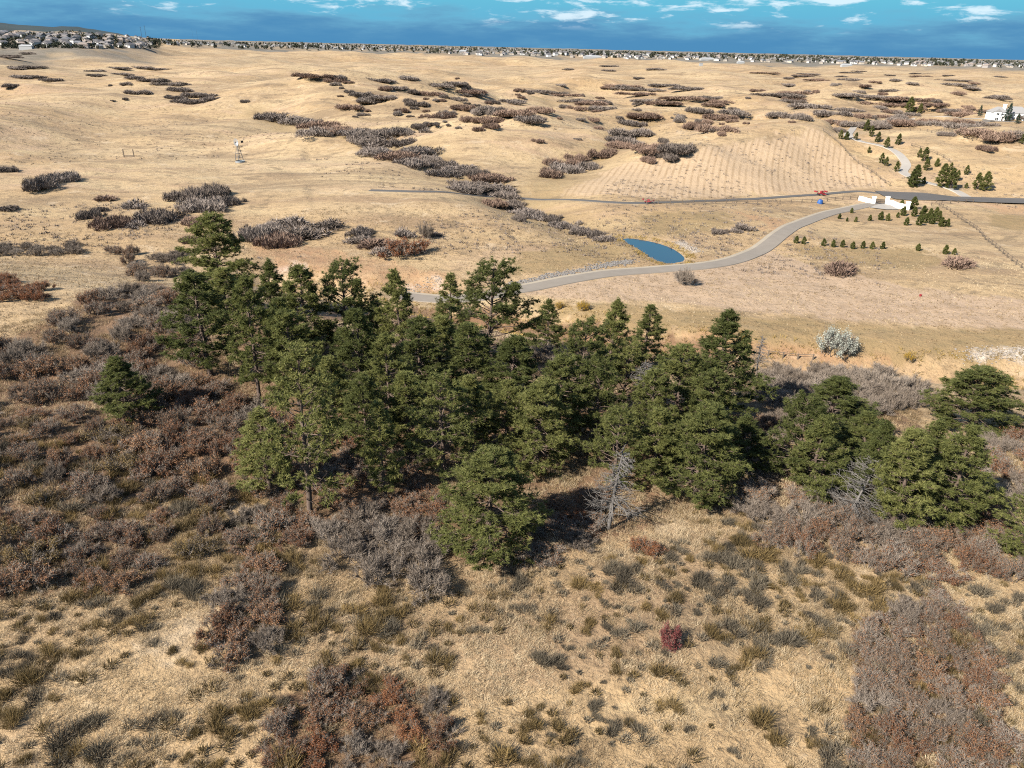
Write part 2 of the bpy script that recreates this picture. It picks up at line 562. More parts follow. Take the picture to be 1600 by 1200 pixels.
def mesh_np(name, V, F, mat, tint=None, smooth=False, midx=None):
    V = np.asarray(V, np.float32)
    F = np.asarray(F, np.int32)
    k = F.shape[1]
    me = bpy.data.meshes.new(name)
    me.vertices.add(len(V))
    me.vertices.foreach_set('co', V.ravel())
    me.loops.add(F.size)
    me.loops.foreach_set('vertex_index', F.ravel())
    me.polygons.add(len(F))
    me.polygons.foreach_set('loop_start', np.arange(0, F.size, k, dtype=np.int32))
    me.polygons.foreach_set('loop_total', np.full(len(F), k, np.int32))
    if midx is not None:
        me.polygons.foreach_set('material_index', np.asarray(midx, np.int32))
    me.polygons.foreach_set('use_smooth', np.full(len(F), smooth, bool))
    for m in (mat if isinstance(mat, (list, tuple)) else [mat]):
        me.materials.append(m)
    if tint is not None:
        a = me.attributes.new('tint', 'FLOAT', 'POINT')
        a.data.foreach_set('value', np.asarray(tint, np.float32))
    me.update(calc_edges=True)
    return me


def unit(v):
    return v / (np.linalg.norm(v, axis=-1, keepdims=True) + 1e-9)


def blades(B, D, L, W, tint, rng):
    """thin triangles: needle, blade, twig or leaf"""
    n = len(B)
    D = unit(D)
    S = unit(np.cross(D, rng.normal(size=(n, 3))))
    L = np.broadcast_to(np.asarray(L, float).reshape(-1, 1), (n, 1))
    W = np.broadcast_to(np.asarray(W, float).reshape(-1, 1), (n, 1))
    V = np.empty((n, 3, 3))
    V[:, 0] = B - S * W * 0.5
    V[:, 1] = B + S * W * 0.5
    V[:, 2] = B + D * L
    F = np.arange(3 * n).reshape(n, 3)
    return V.reshape(-1, 3), F, np.repeat(np.broadcast_to(tint, (n,)), 3)


def tubes(A, Bp, ra, rb, k=4):
    """tapered k-sided tubes between point pairs"""
    A = np.asarray(A, float).reshape(-1, 3)
    Bp = np.asarray(Bp, float).reshape(-1, 3)
    n = len(A)
    ra = np.broadcast_to(np.asarray(ra, float), (n,))
    rb = np.broadcast_to(np.asarray(rb, float), (n,))
    D = unit(Bp - A)
    ref = np.where(np.abs(D[:, 2:3]) > 0.9, np.array([[1.0, 0, 0]]), np.array([[0, 0, 1.0]]))
    S = unit(np.cross(D, ref))
    T = np.cross(D, S)
    ang = np.arange(k) * 2 * math.pi / k
    ring = np.cos(ang)[None, :, None] * S[:, None, :] + np.sin(ang)[None, :, None] * T[:, None, :]
    V = np.concatenate([A[:, None] + ring * ra[:, None, None], Bp[:, None] + ring * rb[:, None, None]], 1)
    i = np.arange(k)
    j = (i + 1) % k
    q = np.stack([i, j, j + k, i + k], 1)
    F = (q[None] + (np.arange(n) * 2 * k)[:, None, None]).reshape(-1, 4)
    F = np.concatenate([F[:, [0, 1, 2]], F[:, [0, 2, 3]]])
    return V.reshape(-1, 3), F


def join(parts):
    Vs, Fs, Ts = [], [], []
    o = 0
    for p in parts:
        Vs.append(p[0])
        Fs.append(p[1] + o)
        Ts.append(p[2] if len(p) > 2 else np.full(len(p[0]), 0.5))
        o += len(p[0])
    return np.concatenate(Vs), np.concatenate(Fs), np.concatenate(Ts)


BOXF = np.array([[0, 2, 3], [0, 3, 1], [4, 5, 7], [4, 7, 6], [0, 1, 5], [0, 5, 4], [2, 6, 7], [2, 7, 3], [0, 4, 6], [0, 6, 2], [1, 3, 7], [1, 7, 5]])


def box(c, s, rz=0.0):
    v = np.array([[x, y, z] for z in (-.5, .5) for y in (-.5, .5) for x in (-.5, .5)]) * np.array(s)
    ca, sa = math.cos(rz), math.sin(rz)
    v = np.stack([v[:, 0] * ca - v[:, 1] * sa, v[:, 0] * sa + v[:, 1] * ca, v[:, 2]], 1)
    return v + np.array(c), BOXF


def bm(name, parts, mat, smooth=False):
    V, F, T = join(parts)
    return mesh_np(name, V, F, mat, T, smooth)


def obj(name, me, loc=(0, 0, 0), rz=0.0, scale=(1, 1, 1), parent=None, label=None, cat=None, group=None, kind=None, tilt=(0, 0)):
    o = bpy.data.objects.new(name, me)
    COL.objects.link(o)
    o.location = tuple(float(v) for v in loc)
    o.rotation_euler = (tilt[0], tilt[1], float(rz))
    o.scale = tuple(float(v) for v in scale)
    if parent is not None:
        o.parent = parent
    if label:
        o['label'] = label
    if cat:
        o['category'] = cat
    if group:
        o['group'] = group
    if kind:
        o['kind'] = kind
    return o


def thing(name, parts, loc, rz, scale, label, cat, group=None, tilt=(0, 0)):
    """an Empty at the foot of the thing with one child per part"""
    e = obj(name, None, loc, rz, scale, None, label, cat, group, None, tilt)
    e.empty_display_size = 0.3
    for pn, me in parts:
        obj(pn, me, parent=e)
    return e


# ------------------------------------------------------------------ the ground


def pxpoly(l):
    out = []
    for p in l:
        q = P(*p)
        if q is not None:
            out.append(q[:2])
    return out


JX = GX + 2.2 * fbm(GX / 6, GY / 6, 51, 3) * np.clip(GR / 120, 0.3, 4)
JY = GY + 2.2 * fbm(GX / 6, GY / 6, 57, 3) * np.clip(GR / 120, 0.3, 4)


def mask(polys, soft=0.0):
    r = np.zeros(GX.shape)
    for l in polys:
        w = pxpoly(l)
        r = np.maximum(r, inside(JX, JY, w))
    return r


FIELD_PX = [(868, 308), (900, 290), (960, 262), (1060, 238), (1180, 218), (1283, 206), (1330, 243), (1388, 291), (1330, 294), (1250, 300), (1160, 307), (1010, 311)]
MOWN_PX = [[(820, 458), (900, 442), (1060, 420), (1150, 412), (1205, 390), (1280, 420), (1420, 450), (1600, 470), (1760, 490), (1760, 535), (1600, 520), (1400, 505), (1200, 490), (1000, 472), (880, 466)]]
LITTER_PX = [[(290, 470), (600, 480), (900, 500), (1150, 560), (1400, 640), (1540, 720), (1540, 850), (1380, 850), (1220, 800), (1060, 800), (900, 850), (800, 900), (640, 860), (450, 800), (300, 700)],
             [(90, 500), (220, 440), (300, 460), (420, 640), (430, 780), (200, 760), (-80, 680), (-80, 560)],
             [(-80, 680), (200, 740), (300, 860), (130, 930), (-80, 940)],
             [(1330, 980), (1460, 940), (1560, 1060), (1570, 1200), (1330, 1200)],
             [(430, 1090), (600, 1050), (700, 1090), (700, 1230), (420, 1230)]]
ROUGH_PX = [[(830, 470), (900, 470), (1000, 478), (1200, 497), (1400, 512), (1700, 525), (1700, 575), (1400, 560), (1200, 545), (1000, 515), (850, 490)],
            [(1230, 385), (1440, 388), (1480, 410), (1440, 425), (1300, 410)], [(1000, 335), (1130, 330), (1150, 350), (1060, 370), (1000, 365)],
            [(800, 395), (960, 372), (985, 408), (800, 430)], [(1560, 335), (1640, 340), (1640, 365), (1540, 352)]]
PALE_PX = [[(655, 440), (680, 430), (702, 432), (690, 448)], [(1500, 548), (1620, 543), (1620, 562), (1520, 560)], [(1055, 377), (1072, 378), (1095, 392), (1085, 395)],
           [(620, 452), (690, 445), (690, 455)], [(450, 410), (480, 412), (470, 425), (440, 420)]]
RED_PX = [[(1100, 522), (1180, 530), (1260, 545), (1400, 556), (1400, 570), (1200, 560), (1060, 535)], [(1320, 618), (1400, 640), (1410, 670), (1360, 665)],
          [(390, 385), (480, 385), (560, 400), (700, 425), (700, 470), (560, 450), (420, 410)], [(1150, 330), (1230, 345), (1240, 375), (1215, 372)], [(1540, 320), (1640, 322), (1640, 335), (1560, 333)]]
fieldm = mask([FIELD_PX])
mownm = mask(MOWN_PX)
litm = mask(LITTER_PX)
roughm = mask(ROUGH_PX)
palem = mask(PALE_PX)
redm = mask(RED_PX)
for dd_, pp_ in (seg_dist(GX, GY, GULLY), seg_dist(GX, GY, GULLY2)):
    roughm = np.maximum(roughm, np.exp(-(dd_ / 12) ** 2) * 0.8)
dd_, pp_ = seg_dist(GX, GY, DITCH)
redm = np.maximum(redm, 0.6 * np.exp(-(dd_ / 4) ** 2) * (fbm(GX / 9, GY / 9, 77, 2) > -0.1))

nr, nt = GX.shape
V = np.stack([GX, GY, HG], -1).reshape(-1, 3)
ii, jj = np.meshgrid(np.arange(nr - 1), np.arange(nt - 1), indexing='ij')
a = (ii * nt + jj).ravel()
F = np.stack([a, a + 1, a + nt + 1, a + nt], 1)[:, ::-1]
# close the disc under the viewpoint
me = mesh_np("ground", V, F, GROUND, smooth=True)
edge_ = 3000 + 500 * fbm(GX / 500, GY / 500, 97, 3)
townm = sstep(0, 250, GR - edge_ - np.where(GT < -0.12, 900, 0)) * (GT > -0.40) * 0.9 + sstep(1480, 1760, GR + 260 * fbm(GX / 120, GY / 120, 96, 3)) * (1 - sstep(-0.44, -0.415, GT)) * (GT > -1.2) * 0.8
townm = np.clip(townm, 0, 1) * (0.55 + 0.45 * (fbm(GX / 260, GY / 260, 98, 3) > -0.12))
for nm, chans in (('cover_a', (fieldm, litm, mownm, townm)), ('cover_b', (roughm, palem, redm))):
    at = me.attributes.new(nm, 'FLOAT_COLOR', 'POINT')
    arr = np.ones((nr * nt, 4), np.float32)
    for k, ch in enumerate(chans):
        arr[:, k] = ch.ravel()
    at.data.foreach_set('color', arr.ravel())
obj("ground", me, kind="structure")


def ribbon(pl, zs, hw, lift, off=0.0):
    t = np.gradient(pl, axis=0)
    t = unit(t)
    nrm = np.stack([-t[:, 1], t[:, 0]], 1)
    L = pl + nrm * (off + hw)
    R = pl + nrm * (off - hw)
    n = len(pl)
    z = zs + lift
    V = np.concatenate([np.column_stack([L, z]), np.column_stack([R, z]), np.column_stack([L + nrm * 0.3, z - 0.5]), np.column_stack([R - nrm * 0.3, z - 0.5])])
    i = np.arange(n - 1)
    F = np.concatenate([np.stack([i + n, i + n + 1, i + 1, i], 1), np.stack([i, i + 1, i + 1 + 2 * n, i + 2 * n], 1), np.stack([i + 3 * n, i + 3 * n + 1, i + n + 1, i + n], 1)])
    return V, F


for nm, (pl, hw, _), zs, mt, sh in (("road", ROADS[0], ROADZ[0], M_ROAD, 0.9), ("farm_road", ROADS[1], ROADZ[1], M_DARKROAD, 0), ("driveway_path", ROADS[2], ROADZ[2], M_DRIVE, 0)):
    V, F = ribbon(pl, zs, hw, 0.14)
    obj(nm, mesh_np(nm, V, F, mt), kind="structure")
    if sh:
        V, F = ribbon(pl, zs, 0.55, 0.11, hw + 0.5)
        obj("road_verge", mesh_np("road_verge", V, F, M_SHOULDER), kind="structure")


def sheet(name, px, mat, lift, sub=10):
    """a paved sheet laid over the ground inside a pixel outline"""
    w = np.array(pxpoly(px))
    c = w.mean(0)
    ring = [c + (w - c) * s for s in np.linspace(0, 1, sub + 1)[1:]]
    n = len(w)
    Vv = [np.array([c])] + ring
    Vv = np.concatenate(Vv)
    z = H(Vv[:, 0], Vv[:, 1]) + lift
    V = np.column_stack([Vv, z])
    F = [(0, 1 + i, 1 + (i + 1) % n) for i in range(n)]
    for k in range(sub - 1):
        o1, o2 = 1 + k * n, 1 + (k + 1) * n
        for i in range(n):
            j = (i + 1) % n
            F += [(o1 + i, o2 + i, o2 + j), (o1 + i, o2 + j, o1 + j)]
    return obj(name, mesh_np(name, V, np.array(F), mat), kind="structure")


sheet("street_pavement", [(1366, 299), (1380, 300), (1400, 301), (1440, 302), (1490, 308), (1560, 310), (1640, 312), (1640, 320), (1540, 317), (1470, 314), (1425, 314), (1400, 312), (1380, 307)], M_DARKROAD, 0.28)
sheet("gate_pavement", [(1358, 325), (1372, 320), (1386, 318), (1404, 328), (1385, 328)], M_DRIVE, 0.2, 5)

# pond water
n = len(PWc)
ring = PWC + (PWc - PWC) * 1.06
V = np.concatenate([[[*PWC, PONDZ]], np.column_stack([ring, np.full(n, PONDZ)])])
F = np.array([(0, 1 + i, 1 + (i + 1) % n) for i in range(n)])
V0 = V.copy()
obj("pond_water", mesh_np("pond_water", V, F, M_WATER), kind="structure")

# far mountains
mv, mf = [], []
ths = np.linspace(-1.5, -0.44, 140)
for i, t in enumerate(ths):
    env = np.interp(t, [-1.5, -0.9, -0.62, -0.55, -0.50, -0.47, -0.44], [500, 520, 420, 330, 260, 170, 20])
    hh = env * (0.86 + 0.3 * float(fbm(np.array(t * 30.0), np.array(0.3), 91, 4)))
    for (r, z) in ((21500, -40), (22500, hh * 0.45), (24000, hh), (26500, -40)):
        mv.append((r * math.sin(t), r * math.cos(t), z))
for i in range(len(ths) - 1):
    for k in range(3):
        a = i * 4 + k
        mf.append((a, a + 4, a + 5, a + 1))
obj("mountains", mesh_np("mountains", mv, mf, M_MTN, smooth=True), kind="structure")

# ------------------------------------------------------------------ plants: prototypes


def pine_mesh(seed, Ht=12.0, R=2.6, cb=0.22, nb=80, blunt=0.6, dens=1.0, needles=15, nl=0.95, nw=0.062):
    rng = np.random.default_rng(seed)
    n = 9
    tz = np.linspace(0, Ht, n)
    wob = np.cumsum(rng.normal(0, 0.05, (n, 2)), 0)
    wob[0] = 0
    tr = np.column_stack([wob, tz])
    rad = 0.0145 * Ht * (1 - tz / Ht) ** 0.8 + 0.025
    A = [tr[:-1].copy()]
    A[0][0, 2] = -0.6
    Bq = [tr[1:]]
    ra = [rad[:-1]]
    rb = [rad[1:]]
    for i in range(14):
        t = rng.uniform(0.05, cb + 0.3)
        a_ = rng.uniform(0, 6.28)
        b0 = np.array([np.interp(t * Ht, tz, tr[:, 0]), np.interp(t * Ht, tz, tr[:, 1]), t * Ht])
        A.append([b0])
        Bq.append([b0 + np.array([math.cos(a_), math.sin(a_), rng.uniform(-0.3, 0.2)]) * R * rng.uniform(0.3, 0.75)])
        ra.append([0.03])
        rb.append([0.01])
    TB, TD, TT = [], [], []
    az = rng.uniform(0, 6.28)
    lop = rng.uniform(0, 6.28)
    for i in range(nb):
        u = ((i + rng.uniform(0, 1)) / nb) ** 0.92
        t = cb + (1 - cb) * u
        az += 2.39996 + rng.normal(0, 0.35)
        prof = (1 - u ** 1.5) ** blunt * (0.62 + 0.38 * min(1, u * 4.5)) + 0.05
        L = R * prof * rng.uniform(0.72, 1.15) * (1 + 0.18 * math.cos(az - lop))
        rise = math.radians(-6 + 48 * u + rng.normal(0, 15))
        d = np.array([math.cos(az) * math.cos(rise), math.sin(az) * math.cos(rise), math.sin(rise)])
        b0 = np.array([np.interp(t * Ht, tz, tr[:, 0]), np.interp(t * Ht, tz, tr[:, 1]), t * Ht])
        m1 = b0 + d * L * 0.55
        tip = m1 + unit(d + np.array([0, 0, 0.28])) * L * 0.45
        r0 = 0.014 * L + 0.016
        A += [[b0], [m1]]
        Bq += [[m1], [tip]]
        ra += [[r0], [r0 * 0.65]]
        rb += [[r0 * 0.65], [0.008]]
        side = unit(np.cross(d, [0, 0, 1.0]))
        ns = int(4 + L * 3.4 * dens)
        btint = rng.normal(0, 0.10)
        for s in range(ns):
            f = rng.uniform(0.30, 1.0) ** 0.75
            p = b0 + (m1 - b0) * min(1, f / 0.55) if f < 0.55 else m1 + (tip - m1) * (f - 0.55) / 0.45
            sg = rng.choice([-1, 1])
            sd = unit(d * rng.uniform(0.4, 1.0) + side * sg * rng.uniform(0.2, 1.0) + np.array([0, 0, rng.uniform(-0.3, 0.8)]))
            sl_ = L * rng.uniform(0.12, 0.34) * (1.15 - f * 0.5) + 0.12
            q = p + sd * sl_
            A.append([p])
            Bq.append([q])
            ra.append([0.012])
            rb.append([0.006])
            k = max(2, int((2.1 + sl_ * 3.4) * dens))
            ff = rng.uniform(0.25, 1.08, (k, 1))
            TB.append(p + sd * sl_ * ff + rng.normal(0, 0.12, (k, 3)))
            TD.append(np.repeat([unit(sd * 0.75 + np.array([0, 0, 0.5]))], k, 0))
            TT.append(np.clip(0.42 + btint + 0.14 * (ff[:, 0] - 0.7) + rng.normal(0, 0.2, k), 0, 1))
    Vt, Ft = tubes(np.concatenate(A), np.concatenate(Bq), np.concatenate(ra), np.concatenate(rb), 5)
    TB, TD, TT = np.concatenate(TB), np.concatenate(TD), np.concatenate(TT)
    m = len(TB)
    B = np.repeat(TB, needles, 0)
    D = np.repeat(TD, needles, 0) * 0.55 + rng.normal(0, 0.62, (m * needles, 3))
    Vc, Fc, Tc = blades(B, D, rng.uniform(0.19, 0.38, m * needles) * nl, nw, np.repeat(TT, needles), rng)
    return mesh_np("pine_trunk", Vt, Ft, M_BARK, np.full(len(Vt), .5), True), mesh_np("pine_crown", Vc, Fc, M_PINE, Tc)


PINES = {}
for k, kw in {
    'broad': dict(R=3.3, cb=0.07, nb=92, blunt=0.55), 'broad2': dict(R=3.1, cb=0.10, nb=88, blunt=0.5),
    'cone': dict(R=2.7, cb=0.06, nb=96, blunt=0.85), 'cone2': dict(R=2.4, cb=0.10, nb=90, blunt=0.9),
    'tall': dict(R=2.0, cb=0.14, nb=76, blunt=0.55), 'tall2': dict(R=2.2, cb=0.12, nb=84, blunt=0.6),
    'open': dict(R=2.9, cb=0.16, nb=58, blunt=0.5, dens=0.8), 'slim': dict(R=1.7, cb=0.12, nb=66, blunt=0.75),
    'broad3': dict(R=3.4, cb=0.12, nb=70, blunt=0.4, dens=0.9), 'tall3': dict(R=2.3, cb=0.18, nb=72, blunt=0.45),
    'young': dict(R=4.3, cb=0.03, nb=50, blunt=0.8, dens=0.35, needles=8, nl=4.0, nw=0.9),
    'planted': dict(R=3.1, cb=0.05, nb=70, blunt=0.85, dens=0.5, needles=8, nl=2.2, nw=0.3),
}.items():
    PINES[k] = pine_mesh(100 + len(PINES), **kw)


def dead_mesh(seed, Ht=9.0, nb=60, bl=2.6):
    rng = np.random.default_rng(seed)
    n = 8
    tz = np.linspace(0, Ht, n)
    tr = np.column_stack([np.cumsum(rng.normal(0, 0.07, n)), np.cumsum(rng.normal(0, 0.07, n)), tz])
    rad = 0.02 * Ht * (1 - tz / Ht) ** 0.7 + 0.03
    tr0 = tr.copy()
    tr0[0, 2] = -0.5
    Vt, Ft = tubes(tr0[:-1], tr0[1:], rad[:-1], rad[1:], 6)
    A, Bq, ra, rb = [], [], [], []
    for i in range(nb):
        t = rng.uniform(0.18, 0.98)
        az = rng.uniform(0, 6.28)
        L = bl * (1.05 - t) ** 0.6 * rng.uniform(0.6, 1.25)
        d = np.array([math.cos(az), math.sin(az), rng.uniform(-0.35, 0.35)])
        b0 = np.array([np.interp(t * Ht, tz, tr[:, 0]), np.interp(t * Ht, tz, tr[:, 1]), t * Ht])
        m1 = b0 + d * L * 0.5
        tip = m1 + unit(d + rng.normal(0, 0.35, 3)) * L * 0.5
        A += [b0, m1]
        Bq += [m1, tip]
        ra += [0.055, 0.036]
        rb += [0.036, 0.012]
        for s in range(9):
            f = rng.uniform(0.25, 1)
            p = b0 + (tip - b0) * f
            q = p + unit(d * 0.6 + rng.normal(0, 0.6, 3)) * L * rng.uniform(0.15, 0.4)
            A.append(p)
            Bq.append(q)
            ra.append(0.022)
            rb.append(0.008)
    Vb, Fb = tubes(A, Bq, ra, rb, 3)
    return mesh_np("dead_trunk", Vt, Ft, M_DEADWOOD, smooth=True), mesh_np("dead_branches", Vb, Fb, M_DEADWOOD)


def oak_mesh(seed, R=2.4, Ht=2.5, ns=26, ntw=5200, nleaf=0, leafmat=None, tw=0.032):
    """multi-stemmed scrub: stems, a haze of twigs and, on some, dry leaves"""
    rng = np.random.default_rng(seed)
    A, Bq, ra, rb = [], [], [], []
    TP, TD = [], []
    lob = [(rng.uniform(0, 6.28), rng.uniform(0.55, 1.0)) for _ in range(5)]
    for i in range(ns):
        a0 = rng.uniform(0, 6.28)
        rr = R * 0.72 * math.sqrt(rng.uniform(0, 1))
        edge = 0.8 + 0.28 * math.sin(2 * a0 + seed) + 0.15 * math.sin(5 * a0 + 2 * seed)
        p = np.array([math.cos(a0) * rr * edge, math.sin(a0) * rr * edge, -0.15])
        h = Ht * (1 - 0.55 * (rr / R) ** 2) * rng.uniform(0.7, 1.1)
        d = unit(np.array([math.cos(a0) * rr / R * 0.7, math.sin(a0) * rr / R * 0.7, 1.0]) + rng.normal(0, 0.16, 3))
        m1 = p + d * h * 0.5
        A.append(p)
        Bq.append(m1)
        ra.append(0.05)
        rb.append(0.036)
        for b in range(rng.integers(4, 7)):
            d2 = unit(d + rng.normal(0, 0.42, 3))
            st = p + d * h * rng.uniform(0.3, 0.5)
            e2 = st + d2 * h * rng.uniform(0.35, 0.55)
            A.append(st)
            Bq.append(e2)
            ra.append(0.032)
            rb.append(0.014)
            TP.append((st, e2, d2, h))
    Vs, Fs = tubes(A, Bq, ra, rb, 3)
    k = rng.integers(0, len(TP), ntw)
    S = np.array([TP[i][0] for i in range(len(TP))])[k]
    E = np.array([TP[i][1] for i in range(len(TP))])[k]
    DD = np.array([TP[i][2] for i in range(len(TP))])[k]
    f = rng.uniform(0.2, 1.05, (ntw, 1))
    B = S + (E - S) * f + rng.normal(0, 0.09, (ntw, 3))
    D = DD * 0.8 + rng.normal(0, 0.55, (ntw, 3)) + np.array([0, 0, 0.25])
    Vt, Ft, Tt = blades(B, D, rng.uniform(0.25, 0.6, ntw), tw, np.clip(rng.normal(0.5, 0.2, ntw), 0, 1), rng)
    parts = [("stems", mesh_np("oak_stems", Vs, Fs, M_STEM)), ("twigs", mesh_np("oak_twigs", Vt, Ft, M_TWIG, Tt))]
    if nleaf:
        cl = rng.random(len(TP)) < 0.6
        idx = np.nonzero(cl)[0]
        k = idx[rng.integers(0, len(idx), nleaf)]
        S = np.array([TP[i][0] for i in k])
        E = np.array([TP[i][1] for i in k])
        B = S + (E - S) * rng.uniform(0.3, 1.25, (nleaf, 1)) + rng.normal(0, 0.16, (nleaf, 3))
        Vl, Fl, Tl = blades(B, rng.normal(0, 1, (nleaf, 3)) + np.array([0, 0, 0.2]), rng.uniform(0.1, 0.19, nleaf), rng.uniform(0.07, 0.12, nleaf), np.clip(rng.normal(0.5, 0.22, nleaf), 0, 1), rng)
        parts.append(("leaves", mesh_np("oak_leaves", Vl, Fl, leafmat, Tl)))
    return parts


OAKS = {'bare': [oak_mesh(200 + i) for i in range(4)],
        'rust': [oak_mesh(220 + i, ntw=3600, nleaf=3600, leafmat=M_RUST) for i in range(4)],
        'some': [oak_mesh(230 + i, ntw=4400, nleaf=1300, leafmat=M_RUST) for i in range(3)],
        'orange': [oak_mesh(240 + i, ntw=2200, nleaf=5200, leafmat=M_ORANGE) for i in range(2)],
        'red': [oak_mesh(245, ntw=900, nleaf=5000, leafmat=M_RED)],
        'yellow': [oak_mesh(250 + i, ntw=1500, nleaf=4200, leafmat=M_YELLOW) for i in range(2)],
        'silver': [oak_mesh(255, Ht=3.2, ntw=1500, nleaf=6500, leafmat=M_SILVER)],
        'olive': [oak_mesh(260 + i, ntw=1600, nleaf=3600, leafmat=M_OLIVE) for i in range(2)]}


def brush_geo(seed, n=240, R=0.55, Ht=0.6, w=0.03):
    rng = np.random.default_rng(seed)
    a = rng.uniform(0, 6.28, n)
    r = R * 0.6 * np.sqrt(rng.uniform(0, 1, n))
    B = np.column_stack([np.cos(a) * r, np.sin(a) * r, rng.uniform(-0.05, 0.25 * Ht, n)])
    D = np.column_stack([np.cos(a) * r / R * 1.1, np.sin(a) * r / R * 1.1, np.full(n, 0.9)]) + rng.normal(0, 0.35, (n, 3))
    D[:, 2] = np.abs(D[:, 2])
    return blades(B, D, rng.uniform(0.45, 1.0, n) * Ht, w, np.clip(rng.normal(0.5, 0.22, n), 0, 1), rng)


BRUSH = {}
for nm, mt in (('rabbitbrush', M_OLIVE), ('sagebrush', M_SAGE)):
    BRUSH[nm] = []
    for i in range(7):
        rg = np.random.default_rng(900 + i + len(nm))
        cl = []
        for q in range(rg.integers(2, 6)):
            f = rg.uniform(0.4, 1.0)
            v_, f_, t_ = brush_geo(300 + i * 17 + q * 5 + len(nm), int(230 * f), 0.62 * f, 0.95 * f * rg.uniform(0.7, 1.25), 0.028)
            v_ = v_ + np.array([rg.normal(0, 0.45), rg.normal(0, 0.35), 0])
            cl.append((v_, f_, np.clip(t_ + rg.normal(0, 0.18), 0, 1)))
        Vb, Fb, Tb = join(cl)
        BRUSH[nm].append(mesh_np(nm, Vb, Fb, mt, Tb))


def far_thicket(seed, mat, walk=True, nd=32, LX=4.5, LY=2.6, Ht=2.3, per=300):
    """a low wide clump of scrub as seen from afar"""
    rng = np.random.default_rng(seed)
    parts = []
    for i in range(nd):
        if i % 8 == 0:
            wx, wy = rng.normal(0, 0.30) * LX, rng.normal(0, 0.35) * LY
        wx, wy = wx + rng.normal(0, 0.22) * LX, wy + rng.normal(0, 0.24) * LY
        if not walk:
            wx, wy = rng.normal(0, 0.46) * LX, rng.normal(0, 0.5) * LY
        cx, cy = float(np.clip(wx, -1.25 * LX, 1.25 * LX)), float(np.clip(wy, -1.3 * LY, 1.3 * LY))
        r = rng.uniform(0.35, 1.5)
        h = Ht * rng.uniform(0.55, 1.0) * (0.5 + 0.5 * r / 1.5) * 1.15
        n = int(per * (0.25 + 0.75 * (r / 1.5) ** 2))
        a = rng.uniform(0, 6.28, n)
        q = np.sqrt(rng.uniform(0, 1, n))
        zz = h * np.sqrt(np.clip(1 - q * q * 0.9, 0, 1)) * rng.uniform(0.1, 1.0, n)
        B = np.column_stack([cx + np.cos(a) * q * r, cy + np.sin(a) * q * r, zz * 0.75 - 0.15])
        D = np.column_stack([np.cos(a) * q * 0.8, np.sin(a) * q * 0.8, np.full(n, 0.9)]) + rng.normal(0, 0.4, (n, 3))
        parts.append(blades(B, D, rng.uniform(0.5, 0.95, n), rng.uniform(0.10, 0.20, n), np.clip(rng.normal(0.5, 0.2, n) + rng.normal(0, 0.08), 0, 1), rng))
    V, F, T = join(parts)
    return mesh_np("scrub_thicket", V, F, mat, T)


FAR = {'dense': [far_thicket(460 + i, M_FARSCRUB, False, 40) for i in range(5)], 'denserust': [far_thicket(470 + i, M_FARRUST, False, 40) for i in range(3)], 'grey': [far_thicket(400 + i, M_FARSCRUB) for i in range(9)], 'rust': [far_thicket(420 + i, M_FARRUST) for i in range(7)],
       'round': [far_thicket(440 + i, M_FARSCRUB, False, 8, 1.3, 1.2, 2.3, 260) for i in range(3)], 'roundrust': [far_thicket(450 + i, M_FARRUST, False, 8, 1.3, 1.2, 2.0, 260) for i in range(2)]}

